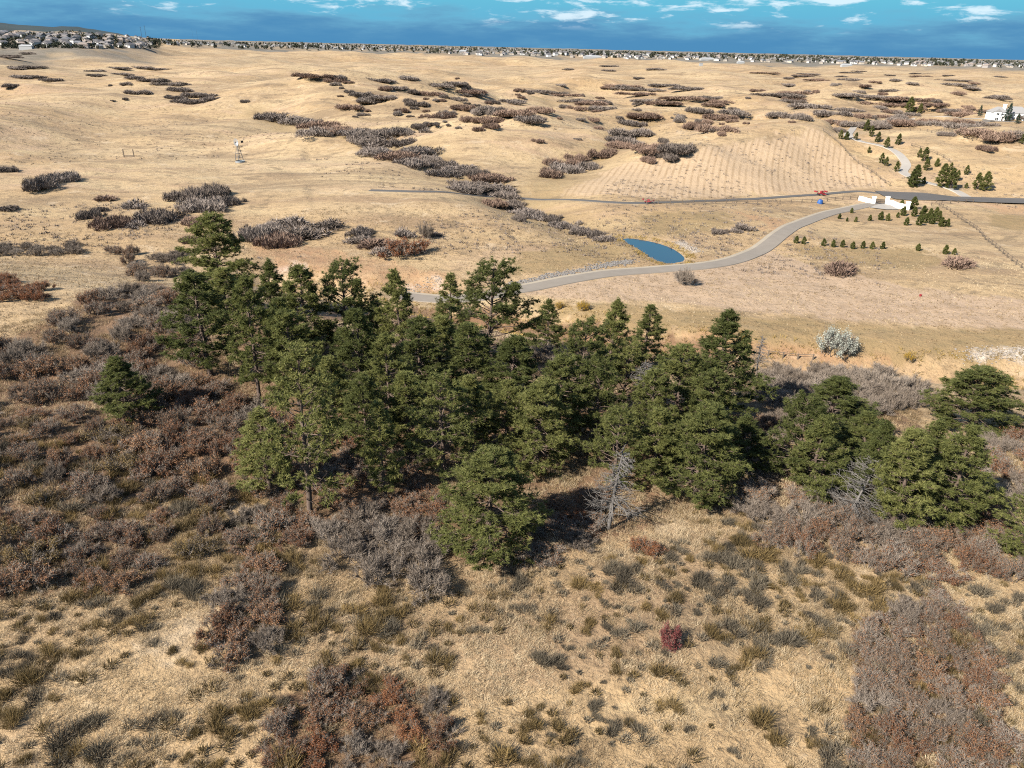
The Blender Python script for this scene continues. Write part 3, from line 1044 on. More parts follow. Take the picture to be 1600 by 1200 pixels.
# ------------------------------------------------------------------ the pine grove
# foot of tree in the photograph, row of the top, crown width in pixels, kind of tree
HEART = ('tall green pine crowded into the shady heart of the grove', 'pines in the heart of the grove')
BACK = ('pine at the back of the grove towards the paved road', 'pines along the back of the grove')
PINE_LIST = [
    (345, 490, 338, 100, 'broad', 'rounded dark pine standing highest at the uphill back corner of the grove', None),
    (330, 600, 428, 84, 'tall2', 'bright green pine at the uphill end of the grove beside brown oak thicket', None),
    (406, 628, 440, 66, 'tall', 'pine with long bare lower trunk rising over rust oak leaves', None),
    (432, 540, 408, 58, 'cone2', 'yellowing pine tucked behind the uphill end of the grove', None),
    (478, 580, 418, 74, 'tall2', 'back-row pine standing next to the yellowing pine', BACK[1]), (545, 575, 414, 88, 'broad2', 'broad round-topped back-row pine two along from the yellowing pine', BACK[1]), (628, 585, 424, 70, 'cone2', 'pointed back-row pine standing out against the pale wash', BACK[1]),
    (590, 560, 470, 50, 'slim', 'short thin pine squeezed between the broad and the pointed back-row pines', BACK[1]),
    (470, 650, 490, 80, 'tall', 'pine rising close behind the crown of the loose yellow-green pine', HEART[1]), (562, 655, 486, 78, 'tall2', 'round-topped tall pine in the middle of the uphill half of the grove', HEART[1]), (655, 640, 500, 74, 'tall', 'tall pine in the grove just below the pointed back-row pine', HEART[1]), (610, 690, 530, 70, 'tall', 'pine close behind the thin young pine at the shaded hollow', HEART[1]),
    (484, 800, 552, 120, 'open', 'loose yellow-green pine with thin see-through crown and long pale trunk', None),
    (424, 768, 640, 74, 'slim', 'small slender pine beside the loose yellow-green pine', None),
    (206, 668, 556, 76, 'cone', 'lone pine standing in the oak thicket apart from the grove', None),
    (603, 780, 630, 54, 'slim', 'thin young pine standing in front of the shaded hollow', None),
    (692, 748, 588, 112, 'open', 'pine with bare white branches showing along its trunk', None),
    (765, 880, 712, 150, 'broad', 'broad bushy pine standing forward of the grove on the grass edge', None),
    (762, 600, 418, 122, 'broad2', 'wide tall pine at the back of the grove just below the road bend', None),
    (705, 560, 432, 50, 'slim', 'small slim pine beside the wide tall pine below the road bend', BACK[1]), (852, 560, 470, 54, 'cone', 'short dark pine below the golden yellow bush at the grove edge', BACK[1]), (955, 600, 470, 64, 'cone2', 'pointed back-row pine between the short dark pine and a slim gappy pine', BACK[1]), (1006, 580, 478, 50, 'slim', 'slim gappy pine at the downhill end of the back row', BACK[1]),
    (905, 660, 505, 92, 'broad2', 'wide pine in the middle of the downhill half of the grove', HEART[1]), (800, 660, 528, 84, 'tall2', 'tall pine directly below the wide pine at the road bend', HEART[1]), (735, 650, 510, 80, 'tall', 'tall pine behind the crown of the pine with bare white branches', HEART[1]), (690, 620, 498, 72, 'tall2', 'pine between the pointed back-row pine and the wide tall pine', HEART[1]),
    (838, 750, 598, 108, 'broad', 'broad full pine beside the dark opening in the grove', HEART[1]), (870, 710, 560, 84, 'tall2', 'pine tucked behind the broad full pine at the dark opening', HEART[1]), (575, 730, 590, 66, 'tall', 'pine between the loose yellow-green pine and the thin young pine', HEART[1]), (970, 660, 540, 80, 'broad2', 'pine on the uphill side of the whitish dead treetop', HEART[1]),
    (790, 720, 600, 70, 'tall2', 'pine between the white-branched pine and the broad full pine', HEART[1]),
    (1122, 660, 486, 108, 'cone', 'big cone-shaped pine above the leafless scrub at the downhill end', None),
    (1055, 690, 545, 98, 'broad2', 'pine on the uphill side of the big cone-shaped pine', HEART[1]), (1100, 715, 580, 90, 'broad', 'pine just in front of the big cone-shaped pine', HEART[1]),
    (1085, 792, 632, 118, 'broad', 'dense round pine beside the silvery dead snag', None),
    (955, 775, 640, 84, 'open', 'thin pine behind the silvery dead snag', None), (1020, 770, 640, 70, 'tall2', 'pine close behind the silvery dead snag and the dense round pine', HEART[1]),
    (1158, 748, 650, 78, 'cone', 'short bushy pine in the gap between the grove and its outliers', None),
    (1295, 700, 588, 116, 'cone', 'tallest outlying pine downhill of the grove beside grey scrub', None),
    (1240, 768, 622, 86, 'broad2', 'full outlying pine next to the heap of dead grey branches', None),
    (1340, 740, 640, 74, 'cone2', 'pine between the dead grey branches and the tallest outlying pine', None),
    (1392, 838, 664, 78, 'tall2', 'narrow pine with brownish cones directly beside dead grey branches', None),
    (1468, 838, 655, 98, 'cone', 'dark pine at the downhill end of the outlying cluster', None),
    (522, 700, 562, 74, 'tall2', 'pine just behind the loose yellow-green pine on its downhill side', HEART[1]),
    (640, 722, 585, 68, 'tall', 'pine between the thin young pine and the white-branched pine', HEART[1]),
    (735, 722, 590, 66, 'tall2', 'pine at the downhill shoulder of the white-branched pine', HEART[1]),
    (930, 712, 570, 78, 'broad2', 'pine on the downhill side of the dark opening in the grove', HEART[1]),
    (450, 612, 470, 62, 'tall2', 'pine between the long-trunked pine and the loose pine crown', HEART[1]),
    (1008, 716, 582, 78, 'broad2', 'pine in front of the whitish dead treetop', HEART[1]),
    (370, 565, 420, 66, 'tall2', 'pine between the bright green pine and the long-trunked pine', HEART[1]),
    (1268, 788, 645, 84, 'cone', 'pine behind the dead grey branches beside the full outlying pine', None),
    (1352, 806, 655, 72, 'cone2', 'pine between dead grey branches and the narrow brownish pine', None),
    (1432, 800, 650, 70, 'cone2', 'pine squeezed between the narrow brownish pine and the dark end pine', None),
    (1515, 692, 576, 112, 'broad', 'solitary round pine on the grass below the outlying cluster', None),
    (1606, 890, 756, 96, 'broad2', 'pine cut by the frame edge above pale scrub', None),
]
rp = random.Random(3)


def by_pixels(bx, by, ty):
    """ground point under a plant and its height from the pixel rows of foot and top"""
    g = P(bx, by)
    d = fwd * FPX + RT * (bx - 800) + UP * (600 - ty)
    t = math.hypot(g[0], g[1]) / math.hypot(d[0], d[1])
    h = CAM_Z + d[2] * t - g[2]
    dist = math.sqrt(g[0] ** 2 + g[1] ** 2 + (CAM_Z - g[2]) ** 2)
    return g, h, dist


PINE_R = {'broad': 3.3, 'broad2': 3.1, 'cone': 2.7, 'cone2': 2.4, 'tall': 2.0, 'tall2': 2.2, 'open': 2.9, 'slim': 1.7, 'young': 4.3, 'planted': 3.1, 'broad3': 3.4, 'tall3': 2.3}
SPOTS = []
for (bx, by, ty, w, kd, lab, grp) in PINE_LIST:
    kd = {'tall': rp.choice(['tall', 'tall3']), 'broad2': rp.choice(['broad2', 'broad3']), 'tall2': rp.choice(['tall2', 'tall3', 'tall2'])}.get(kd, kd)
    if (bx, by) not in ((406, 628), (484, 800), (692, 748), (424, 768), (603, 780)):
        by = by - 0.17 * w
    g, h, dist = by_pixels(bx, by, ty)
    wid = w * dist / FPX
    sxy = wid / (2 * PINE_R[kd]) * 1.12
    tr, cr = PINES[kd]
    thing("pine_tree", [("trunk", tr), ("crown", cr)], g, rp.uniform(0, 6.28), (sxy, sxy, h / 12.0), lab, "pine tree", grp, (rp.uniform(-0.04, 0.04), rp.uniform(-0.04, 0.04)))
    SPOTS.append((g[0], g[1], wid * 0.3))

for i, (bx, by, ty, lab, lean, seed) in enumerate([
    (952, 826, 696, 'silvery dead pine snag with fine bare branches at the grass edge', (0.02, 0.05), 501),
    (1003, 668, 560, 'bare whitish dead treetop rising among green pines', (0, 0), 502),
    (1318, 812, 712, 'heap of dead grey branches on a toppled pine among the outlying pines', (0.25, -0.3), 503),
    (1182, 580, 520, 'dark leafless tree beside the big cone-shaped pine', (0.0, 0.12), 504)]):
    g, h, dist = by_pixels(bx, by, ty)
    tr, br = dead_mesh(seed, 9.0, nb=(120 if i == 2 else 110), bl=(5.6 if i == 2 else 2.8))
    s = h / 9.0
    thing("dead_tree", [("trunk", tr), ("branches", br)], g, rp.uniform(0, 6), (s, s, s), lab, "dead tree", None, lean)

# ------------------------------------------------------------------ scrub oak near by
OAKN = 0
TAKEN = []


def oak(g, kind, R, h, label, group):
    global OAKN
    OAKN += 1
    parts = rp.choice(OAKS[kind])
    s = R / 2.2
    thing({"bare": "leafless_scrub", "olive": "olive_shrub"}.get(kind, "scrub_oak"), parts, (g[0], g[1], g[2] - 0.05), rp.uniform(0, 6.28), (s * rp.uniform(0.9, 1.15), s * rp.uniform(0.85, 1.1), h / 2.5), label, "shrub", group)
    TAKEN.append((g[0], g[1], R * 0.8))


def scatter_px(poly, spacing, maxn, tries=2500, taken=None):
    xs = [p[0] for p in poly]
    ys = [p[1] for p in poly]
    pts = []
    for _ in range(tries):
        px, py = rp.uniform(min(xs), max(xs)), rp.uniform(min(ys), max(ys))
        if not bool(inside(px, py, poly)):
            continue
        g = P(px, py)
        if g is None:
            continue
        ok = all((g[0] - q[0]) ** 2 + (g[1] - q[1]) ** 2 > spacing ** 2 for q in pts)
        if ok and taken:
            ok = all((g[0] - q[0]) ** 2 + (g[1] - q[1]) ** 2 > (spacing * 0.6) ** 2 for q in taken)
        if ok:
            pts.append(g)
            if len(pts) >= maxn:
                break
    return pts


OAK_REGIONS = [
    # outline, spacing, most, kinds, radius range, height range, label, group
    ([(70, 530), (130, 470), (220, 445), (300, 470), (300, 620), (200, 640), (60, 640), (-40, 600), (-40, 560)], 2.9, 46, 'some bare some rust bare', (1.7, 2.7), (1.8, 2.9), 'in the thicket on the slope uphill of the grove', 'oak thicket uphill of the grove'),
    ([(210, 630), (310, 600), (430, 640), (430, 790), (330, 790), (200, 720)], 2.9, 34, 'rust rust some rust bare', (1.6, 2.5), (1.5, 2.5), 'at the foot of the uphill pines', 'rust oaks below the uphill pines'),
    ([(-40, 640), (200, 660), (300, 780), (420, 800), (470, 860), (330, 870), (180, 850), (120, 900), (-40, 940)], 2.5, 58, 'some rust olive olive bare some', (1.0, 2.2), (0.9, 2.0), 'on the rough slope below the uphill thicket', 'mottled oaks on the rough slope'),
    ([(430, 680), (640, 700), (700, 800), (640, 830), (470, 830), (420, 790)], 2.3, 30, 'rust rust some bare', (1.2, 2.0), (0.9, 1.6), 'in the shaded hollow under the pines', 'rust oaks in the shaded hollow'),
    ([(480, 830), (560, 815), (690, 850), (700, 915), (600, 920), (500, 880)], 2.4, 18, 'bare', (1.6, 2.3), (1.7, 2.4), 'in the silver thicket before the shaded hollow', 'leafless thicket before the hollow'),
    ([(830, 790), (930, 770), (925, 815), (840, 830)], 2.2, 6, 'orange rust', (1.3, 1.9), (1.0, 1.4), 'beside the silvery dead snag', 'orange oaks beside the snag'),
    ([(820, 830), (920, 825), (910, 870), (800, 880)], 2.3, 7, 'bare some', (1.3, 1.9), (1.2, 1.7), 'beside the broad bushy pine forward of the grove', 'dark scrub by the forward pine'),
    ([(1160, 770), (1300, 790), (1500, 840), (1620, 860), (1620, 915), (1480, 905), (1280, 880), (1180, 850)], 2.15, 78, 'bare some some rust', (1.3, 2.1), (1.4, 2.2), 'in the pale belt before the outlying pines', 'scrub belt before the outlying pines'),
    ([(1180, 590), (1300, 575), (1420, 590), (1450, 640), (1330, 650), (1200, 650)], 3.2, 28, 'bare', (1.8, 2.8), (2.0, 3.0), 'at the valley edge behind the outlying pines', 'leafless scrub at the valley edge'),
    ([(1170, 660), (1230, 660), (1220, 760), (1180, 760)], 3.0, 6, 'bare some', (1.4, 2.0), (1.4, 2.0), 'in the gap beside the short bushy pine', 'scrub in the gap of the grove'),
    ([(1420, 700), (1620, 680), (1620, 800), (1540, 840), (1500, 760)], 3.0, 24, 'bare some rust bare', (1.5, 2.4), (1.4, 2.2), 'between the solitary pine and the scrub belt', 'scrub downhill by the solitary pine'),
    ([(1340, 1000), (1420, 950), (1500, 980), (1560, 1070), (1570, 1240), (1330, 1240), (1350, 1100)], 1.7, 50, 'bare some some rust', (1.1, 1.7), (1.0, 1.6), 'in the lone oak patch on the open grass', 'oak patch on the open grass'),
    ([(440, 1110), (560, 1060), (640, 1070), (700, 1120), (700, 1240), (430, 1240)], 1.9, 24, 'rust orange some bare', (1.0, 1.5), (0.8, 1.3), 'in the low orange patch on the open slope', 'orange oak patch on the slope'),
    ([(340, 910), (420, 885), (440, 960), (430, 1030), (350, 1020)], 2.1, 13, 'some bare rust', (1.2, 1.7), (1.2, 1.7), 'in the narrow strip running down the grass', 'narrow oak strip down the grass'),
    ([(100, 860), (200, 830), (230, 890), (180, 930), (110, 920)], 2.2, 9, 'rust some', (1.2, 1.8), (1.1, 1.6), 'in the small tan clump on the rough slope', 'tan oak clump on the slope'),
    ([(-30, 385), (60, 385), (130, 384), (130, 398), (-30, 402)], 2.6, 14, 'bare', (1.6, 2.2), (1.5, 2.1), 'in the hedge-like line along the crest of the rise', 'scrub along the crest'),
    ([(175, 395), (230, 390), (300, 400), (300, 432), (240, 445), (190, 430)], 3.0, 12, 'bare bare some', (1.9, 2.7), (2.0, 2.8), 'in the pale thicket on the rise', 'pale thicket on the rise'),
    ([(-20, 435), (40, 432), (70, 455), (60, 470), (-20, 480)], 2.4, 8, 'orange', (1.6, 2.2), (1.5, 2.0), 'in the fiery clump on the pale grass of the rise', 'red-orange clump on the rise'),
    ([(700, 480), (760, 470), (760, 560), (690, 580)], 3.4, 4, 'bare', (1.6, 2.2), (1.6, 2.2), 'in the dark gap behind the back-row pines', 'scrub in the gap behind the pines'),
]
for (poly, sp, mx, kinds, rr, hr, lab, grp) in OAK_REGIONS:
    ks = kinds.split()
    names = {'bare': 'leafless', 'some': 'half-bare', 'rust': 'rust-leaved', 'orange': 'orange-leaved', 'olive': 'olive-leaved'}
    for g in scatter_px(poly, sp, mx):
        kd = rp.choice(ks)
        oak(g, kd, rp.uniform(*rr), rp.uniform(*hr), names[kd] + (' shrub ' if kd == 'olive' else ' scrub oak ') + lab, grp)

for (bx, by, ty, wpx, kd, lab) in [
    (1068, 444, 414, 34, 'bare', 'round leafless tree standing alone beside the paved road'),
    (1308, 552, 515, 48, 'silver', 'silvery white leafy tree on the ditch bank'),
    (1420, 563, 548, 15, 'yellow', 'small bright yellow sapling beside the ditch'),
    (912, 484, 467, 20, 'yellow', 'golden yellow bush behind the grove below the road'),
    (874, 482, 469, 14, 'yellow', 'smaller orange-yellow bush next to the golden bush'),
    (1162, 535, 517, 12, 'yellow', 'little yellow tree peeking past the big cone-shaped pine'),
    (1047, 1006, 974, 42, 'red', 'crimson red bush alone on the open dry grass'),
    (1010, 862, 842, 44, 'orange', 'small orange oak on the grass below the silvery snag'),
    (632, 398, 368, 68, 'orange', 'glowing orange oak at the bend of the dry wash'),
    (850, 565, 535, 60, 'bare', 'bleached leafless bush behind the grove'),
    (665, 372, 345, 26, 'bare', 'small grey bush alone on the golden slope above the wash'),
    (1480, 950, 935, 60, 'some', 'purple-grey low bush above the oak patch'),
    (505, 1085, 1055, 70, 'some', 'purplish half-bare low bush beside the orange patch'),
]:
    g, h, dist = by_pixels(bx, by, ty)
    R = wpx * dist / FPX / 2
    oak(g, kd, R, h, lab, None)

# ------------------------------------------------------------------ brush in the open grass
bp_ = []
OPEN_PX = [(-60, 860), (200, 930), (450, 860), (700, 930), (900, 880), (1150, 830), (1300, 890), (1660, 930), (1660, 1260), (-60, 1260)]
brush_pts = [g for g in scatter_px(OPEN_PX, 0.8, 1100, 5200, TAKEN) if float(fbm(g[0] / 7, g[1] / 7, 41, 3)) + rp.uniform(-0.3, 0.3) + (0.22 if g[0] < -3 else 0.08) > 0.0]
left_pts = scatter_px([(-60, 690), (420, 700), (480, 880), (200, 930), (-60, 900)], 1.1, 150, 2500)
right_pts = scatter_px([(1090, 790), (1180, 790), (1330, 890), (1640, 920), (1640, 990), (1300, 990), (1120, 900)], 1.2, 90, 1500)
rp.shuffle(brush_pts)
brush_pts = left_pts + right_pts + brush_pts
NBR = {'rabbitbrush': 0, 'sagebrush': 0}
REST = []
for k, g in enumerate(brush_pts):
    nx = g[0]
    place = 'among the mottled oaks of the rough slope' if k < len(left_pts) else ('near the pale scrub belt before the outlying pines' if k < len(left_pts) + len(right_pts) else 'scattered on the open dry grass')
    nm = 'rabbitbrush' if rp.random() < (0.62 if nx < 2 else 0.38) else 'sagebrush'
    s = (0.42 if nx > 0 else 0.55) + 0.95 * rp.random() ** 1.7
    if NBR[nm] >= 300:
        REST.append((g, nm, s * 0.8))
        continue
    NBR[nm] += 1
    if nm == 'rabbitbrush':
        lab, grp = 'olive-yellow rabbitbrush tuft ' + place, 'rabbitbrush ' + place
    else:
        lab, grp = 'grey-brown sagebrush tuft ' + place, 'sagebrush ' + place
    obj(nm, rp.choice(BRUSH[nm]), (g[0], g[1], g[2] - 0.03), rp.uniform(0, 6.28), (s * rp.uniform(0.9, 1.4), s, s * rp.uniform(0.8, 1.15)), None, lab, "bush", grp)

for nm, mt in (('rabbitbrush', M_OLIVE), ('sagebrush', M_SAGE)):
    par = []
    for q, (g, n_, s_) in enumerate(REST):
        if n_ == nm:
            v_, f_, t_ = brush_geo(1300 + q, 70, 0.62 * s_, 0.7 * s_, 0.05)
            par.append((v_ + g, f_, t_))
    if par:
        V_, F_, T_ = join(par)
        obj(nm + "_undergrowth", mesh_np(nm, V_, F_, mt, T_), kind="stuff", label='smallest ' + nm + ' tufts scattered through the grass', cat="brush")

# ------------------------------------------------------------------ grass


def blocked(x, y):
    m = np.zeros(x.shape, bool)
    for (pl, hw, _) in ROADS:
        dd, _p = seg_dist(x, y, pl[::3])
        m |= dd < hw + 0.9
    m |= inside(x, y, PWC + (PWc - PWC) * 1.04)
    return m


def grass(name, r0, r1, thmax, dens, nbl, L, W, mat, seed, sel=None, tintsh=0.0):
    rng = np.random.default_rng(seed)
    area = thmax * (r1 * r1 - r0 * r0)
    n = int(area * dens)
    r = np.sqrt(rng.uniform(r0 * r0, r1 * r1, n))
    t = rng.uniform(-thmax, thmax, n)
    x, y = r * np.sin(t), r * np.cos(t)
    keep = ~blocked(x, y)
    patch = fbm(x / 5, y / 5, 61, 3)
    keep &= rng.uniform(0, 1, n) < np.clip(0.7 + patch * 1.5 + 1.5 * fbm(x / 1.4, y / 1.4, 63, 2), 0.06, 1)
    if sel is not None:
        keep &= sel(x, y)
    x, y, patch = x[keep], y[keep], patch[keep]
    z = H(x, y)
    n = len(x)
    C = np.column_stack([x, y, z - 0.02])
    big = fbm(x / 17, y / 17, 67, 3)
    tt = np.clip(0.52 + 0.55 * big + 0.35 * patch + rng.normal(0, 0.24, n) + tintsh, 0, 1)
    B = np.repeat(C, nbl, 0) + np.column_stack([rng.normal(0, L * 0.28, (n * nbl, 2)), np.zeros(n * nbl)])
    lean = np.repeat(rng.normal(0, 0.35, (n, 2)), nbl, 0)
    D = rng.normal(0, 0.5, (n * nbl, 3)) + np.array([0.12, 0.1, 0.8]) + np.column_stack([lean, np.zeros(n * nbl)])
    D[:, 2] = np.abs(D[:, 2])
    V, F, T = blades(B, D, rng.uniform(0.5, 1.15, n * nbl) * L, W, np.repeat(tt, nbl), rng)
    return obj(name, mesh_np(name, V, F, mat, T), kind="stuff", label="dry straw-coloured prairie grass covering the slope", cat="grass")


grass("dry_grass", 26, 62, 0.78, 20.0, 9, 0.48, 0.022, M_GRASS, 701)
grass("dry_grass", 62, 120, 0.78, 7.0, 7, 0.55, 0.038, M_GRASS, 702)
grass("dry_grass", 120, 215, 0.75, 1.5, 4, 0.40, 0.09, M_GRASS, 703, None, -0.2)
DPL = DITCH
M_WEED = mat_leafy("brown_weeds", [(0.13, 0.088, 0.042), (0.27, 0.185, 0.09), (0.46, 0.325, 0.155)], 0.25, 0.9, 0.0)
g_ = grass("brown_weeds", 26, 120, 0.78, 5.5, 8, 0.62, 0.03, M_WEED, 711, lambda x, y: fbm(x / 9, y / 9, 73, 4) + np.where(x < 0, 0.06, 0) > 0.03)
g_['label'] = 'patches of brown dry weeds mixed into the prairie grass'


def near_ditch(x, y):
    d, _p = seg_dist(x, y, DPL)
    return (d < 9) & (fbm(x / 8, y / 8, 71, 2) > -0.12)


g_ = grass("ditch_reeds", 95, 190, 0.72, 1.6, 5, 0.8, 0.10, M_REED, 704, near_ditch, -0.15)
g_['label'] = 'rusty tall grass lining the ditch below the road'
g_ = grass("pond_reeds", 140, 215, 0.4, 7.0, 5, 0.6, 0.09, M_REED, 705, lambda x, y: (seg_dist(x, y, list(PWc) + [PWc[0]])[0] < 2.6) & ~inside(x, y, PWC + (PWc - PWC) * 0.99), 0.15)
g_['label'] = 'ochre reeds ringing the blue pond'

# ------------------------------------------------------------------ scrub on the far hills
FARN = 0


def far(px, py, wpx, kind='grey', hpx=None, label=None, group=None):
    g = P(px, py)
    if g is None:
        return
    dist = math.sqrt(g[0] ** 2 + g[1] ** 2 + (CAM_Z - g[2]) ** 2)
    wid = wpx * dist / FPX
    rnd = 'round' in kind
    me = rp.choice(FAR[kind])
    sx = wid / (4.6 if rnd else 11.5)
    h = (hpx * dist / FPX) if hpx else min(4.2, max(1.5, wid * rp.uniform(0.24, 0.36)))
    sy = sx * rp.uniform(0.8, 1.1) if rnd else min(sx * rp.uniform(1.1, 2.0), 3.6)
    if group and label:
        label = ("rust-brown " if "rust" in kind else "grey ") + label
    obj("scrub_thicket", me, (g[0], g[1], g[2] - 0.05), (rp.uniform(0, 6.28) if rnd else rp.choice([0, math.pi]) + rp.uniform(-0.6, 0.6)), (sx, sy, h / 2.4), None, label, "shrub", group)


L_MID = ('leafless thicket on the golden slope above the grove', 'thickets on the golden slope')
for (x, y, w, k) in [(10, 268, 30, 'grey'), (60, 292, 44, 'grey'), (100, 282, 44, 'grey'), (170, 312, 36, 'roundrust'), (12, 328, 30, 'round'), (140, 340, 36, 'grey'), (180, 352, 50, 'rust'), (215, 325, 40, 'round'), (245, 345, 66, 'grey'), (290, 312, 60, 'grey'), (330, 305, 70, 'grey'), (320, 328, 70, 'grey'), (350, 320, 50, 'grey'),
                     (420, 360, 50, 'grey'), (450, 352, 60, 'round'), (480, 368, 70, 'round'), (400, 372, 60, 'grey'), (508, 358, 50, 'round'), (440, 380, 60, 'rust'), (560, 380, 50, 'round'), (585, 385, 60, 'roundrust'), (565, 365, 40, 'grey'), (600, 395, 50, 'round'), (635, 368, 40, 'round'), (680, 368, 26, 'round'), (300, 378, 40, 'rust'), (305, 350, 40, 'rust'),
                     (210, 354, 30, 'round'), (155, 330, 24, 'grey')]:
    far(x, y, w * 1.1, {'grey': 'dense', 'rust': 'denserust'}.get(k, k), None, *L_MID)
L_G = ('dense thicket following the bottom of the long gully', 'thickets along the gully')
gpx = [(425, 183), (450, 187), (480, 192), (505, 196), (530, 203), (500, 206), (560, 208), (580, 212), (600, 208), (630, 206), (570, 220), (600, 226), (630, 224), (590, 238), (620, 243), (650, 236), (670, 250), (640, 254), (690, 258), (720, 262), (700, 270), (745, 270), (760, 278), (735, 290), (770, 292), (720, 296), (785, 303), (765, 318), (800, 320), (820, 330), (840, 338), (860, 342), (815, 342), (880, 352), (905, 360), (930, 366), (945, 372)]
for (x, y) in gpx:
    far(x + rp.uniform(-4, 4), y + 3, rp.uniform(52, 84) * (0.6 if y > 340 else 1), rp.choice(['dense', 'dense', 'denserust', 'dense', 'round']), 12, *L_G)
L_H = ('scrub patch on the broken hillside beyond the gully', 'scrub on the broken hillside')
HILLS = [(480, 120, 40), (520, 128, 30), (600, 128, 45), (620, 140, 40), (560, 150, 40), (540, 170, 35), (570, 160, 40), (640, 125, 40), (660, 165, 30), (610, 155, 36), (680, 135, 45), (665, 148, 40), (710, 133, 35), (730, 145, 40), (745, 150, 30), (720, 170, 30), (750, 178, 30), (700, 180, 25), (690, 185, 30), (770, 175, 35), (730, 190, 26), (800, 180, 60), (760, 190, 40), (820, 190, 40), (800, 160, 40), (840, 145, 60), (870, 150, 50), (900, 160, 60), (925, 165, 50), (945, 172, 40), (840, 175, 35), (905, 172, 25), (928, 190, 20), (965, 135, 60), (985, 140, 45), (1000, 148, 50), (1010, 160, 40), (1040, 135, 50), (1060, 155, 60), (1035, 162, 50), (1085, 140, 50), (1005, 184, 50), (985, 195, 40), (1000, 210, 55), (970, 222, 40), (990, 228, 40), (945, 244, 45), (960, 230, 30), (1110, 155, 40), (1115, 165, 30), (1090, 175, 35), (1135, 162, 40), (1145, 178, 40), (1120, 185, 40), (1060, 190, 25), (1080, 200, 30), (1110, 205, 40), (1035, 240, 60), (1060, 235, 50), (1012, 252, 24), (1048, 248, 30), (870, 258, 40), (890, 268, 60), (905, 250, 30), (865, 275, 40), (920, 264, 36), (843, 222, 18), (1205, 150, 70), (1250, 148, 50), (1230, 160, 30), (1260, 168, 50), (1215, 182, 35), (1258, 188, 30), (1290, 180, 40), (1320, 150, 40), (1350, 152, 50), (1385, 165, 60), (1330, 175, 50), (1400, 155, 40), (1440, 158, 50), (1470, 165, 40), (1380, 185, 50), (1410, 195, 50), (1460, 192, 40), (1510, 180, 40), (1520, 195, 36), (1530, 212, 60), (1500, 200, 40), (1555, 218, 40), (1480, 212, 20), (1538, 234, 20), (1360, 198, 40), (1310, 195, 24), (1305, 205, 18), (1590, 215, 40)]
for (x, y, w) in HILLS:
    far(x, y, w * 1.4, rp.choice(['grey', 'grey', 'rust', 'rust']), None, *L_H)
L_L = ('low thicket streak on the smooth hill beside the windmill', 'thicket streaks by the windmill hill')
for (x, y, w) in [(20, 108, 60), (50, 106, 50), (30, 122, 50), (55, 122, 60), (85, 126, 40), (20, 136, 20), (145, 112, 30), (180, 107, 50), (215, 106, 60), (240, 109, 50), (150, 119, 30), (190, 117, 36), (215, 123, 40), (235, 127, 46), (260, 133, 60), (285, 142, 60), (310, 150, 60), (330, 157, 40), (300, 160, 60), (280, 155, 40), (225, 146, 40), (195, 133, 20), (172, 135, 10), (197, 156, 12), (178, 158, 8), (383, 160, 18), (15, 88, 40), (45, 84, 40), (5, 90, 50)]:
    far(x, y, w, 'grey', None, *L_L)
L_R = ('small scrub clump on the distant plain', 'scrub clumps on the distant plain')
for poly, n_, w in [([(500, 118), (760, 125), (800, 200), (700, 210), (560, 190)], 64, (10, 30)), ([(860, 100), (1600, 118), (1600, 140), (1300, 140), (900, 118)], 34, (16, 50)), ([(1200, 135), (1600, 150), (1600, 190), (1300, 200)], 50, (14, 36)), ([(780, 130), (1200, 140), (1280, 195), (1000, 230), (880, 230)], 60, (9, 28))]:
    for _ in range(n_):
        for _t in range(20):
            px, py = rp.uniform(480, 1640), rp.uniform(95, 235)
            if bool(inside(px, py, poly)):
                far(px, py, rp.uniform(*w), rp.choice(['grey', 'rust', 'grey']), None, *L_R)
                break
for (x, y, w, k, lab) in [(1150, 362, 24, 'round', 'grey bush beside the outer side of the road curve'), (1128, 364, 34, 'grey', 'low grey scrub joined to the bush by the road curve'), (1165, 358, 34, 'round', 'taller rounded grey bush by the road curve'),
                          (1310, 425, 76, 'roundrust', 'wide mauve-brown thicket in the mown meadow below the planted row'), (1500, 415, 62, 'roundrust', 'mauve-brown thicket beside two small conifers near the fence'),
                          (1502, 193, 40, 'rust', 'golden-brown scrub beside the white house')]:
    far(x, y, w, k, None, lab, None)

# ------------------------------------------------------------------ planted conifers


def small_conifer(name, bx, by, ty, kd, lab, grp):
    g, h, dist = by_pixels(bx, by, ty)
    tr, cr = PINES[kd]
    s = h / 12.0
    k = 1.0 if kd == 'young' else 1.2
    thing(name, [("trunk", tr), ("crown", cr)], g, rp.uniform(0, 6.28), (s * k, s * k, s), lab, "pine tree", grp)


for (x, y) in [(1244, 379), (1255, 380), (1286, 383), (1301, 385), (1316, 385), (1332, 388), (1348, 387), (1362, 388), (1379, 388), (1434, 391)]:
    small_conifer("young_pine", x, y + 1, y - 10, 'young', 'small young pine in the planted row across the meadow', 'planted row of young pines')
for (x, y, h) in [(1426, 326, 18), (1408, 325, 12), (1411, 337, 14), (1428, 338, 14), (1441, 338, 16), (1436, 352, 16), (1416, 352, 12), (1452, 340, 14), (1455, 350, 16), (1466, 346, 16), (1470, 354, 14), (1480, 354, 12), (1445, 348, 14), (1462, 336, 12)]:
    small_conifer("young_pine", x, y, y - h, 'young', 'young pine in the dense clump below the white entrance wall', 'young pines by the entrance wall')
for (x, y, h) in [(1330, 333, 8), (1311, 342, 8), (1337, 347, 8), (1359, 345, 9), (1376, 344, 13), (1387, 345, 11), (1402, 340, 8), (1323, 346, 6)]:
    small_conifer("young_pine", x, y, y - h, 'young', 'sparse young pine in the meadow between road and entrance wall', 'sparse young pines in the meadow')
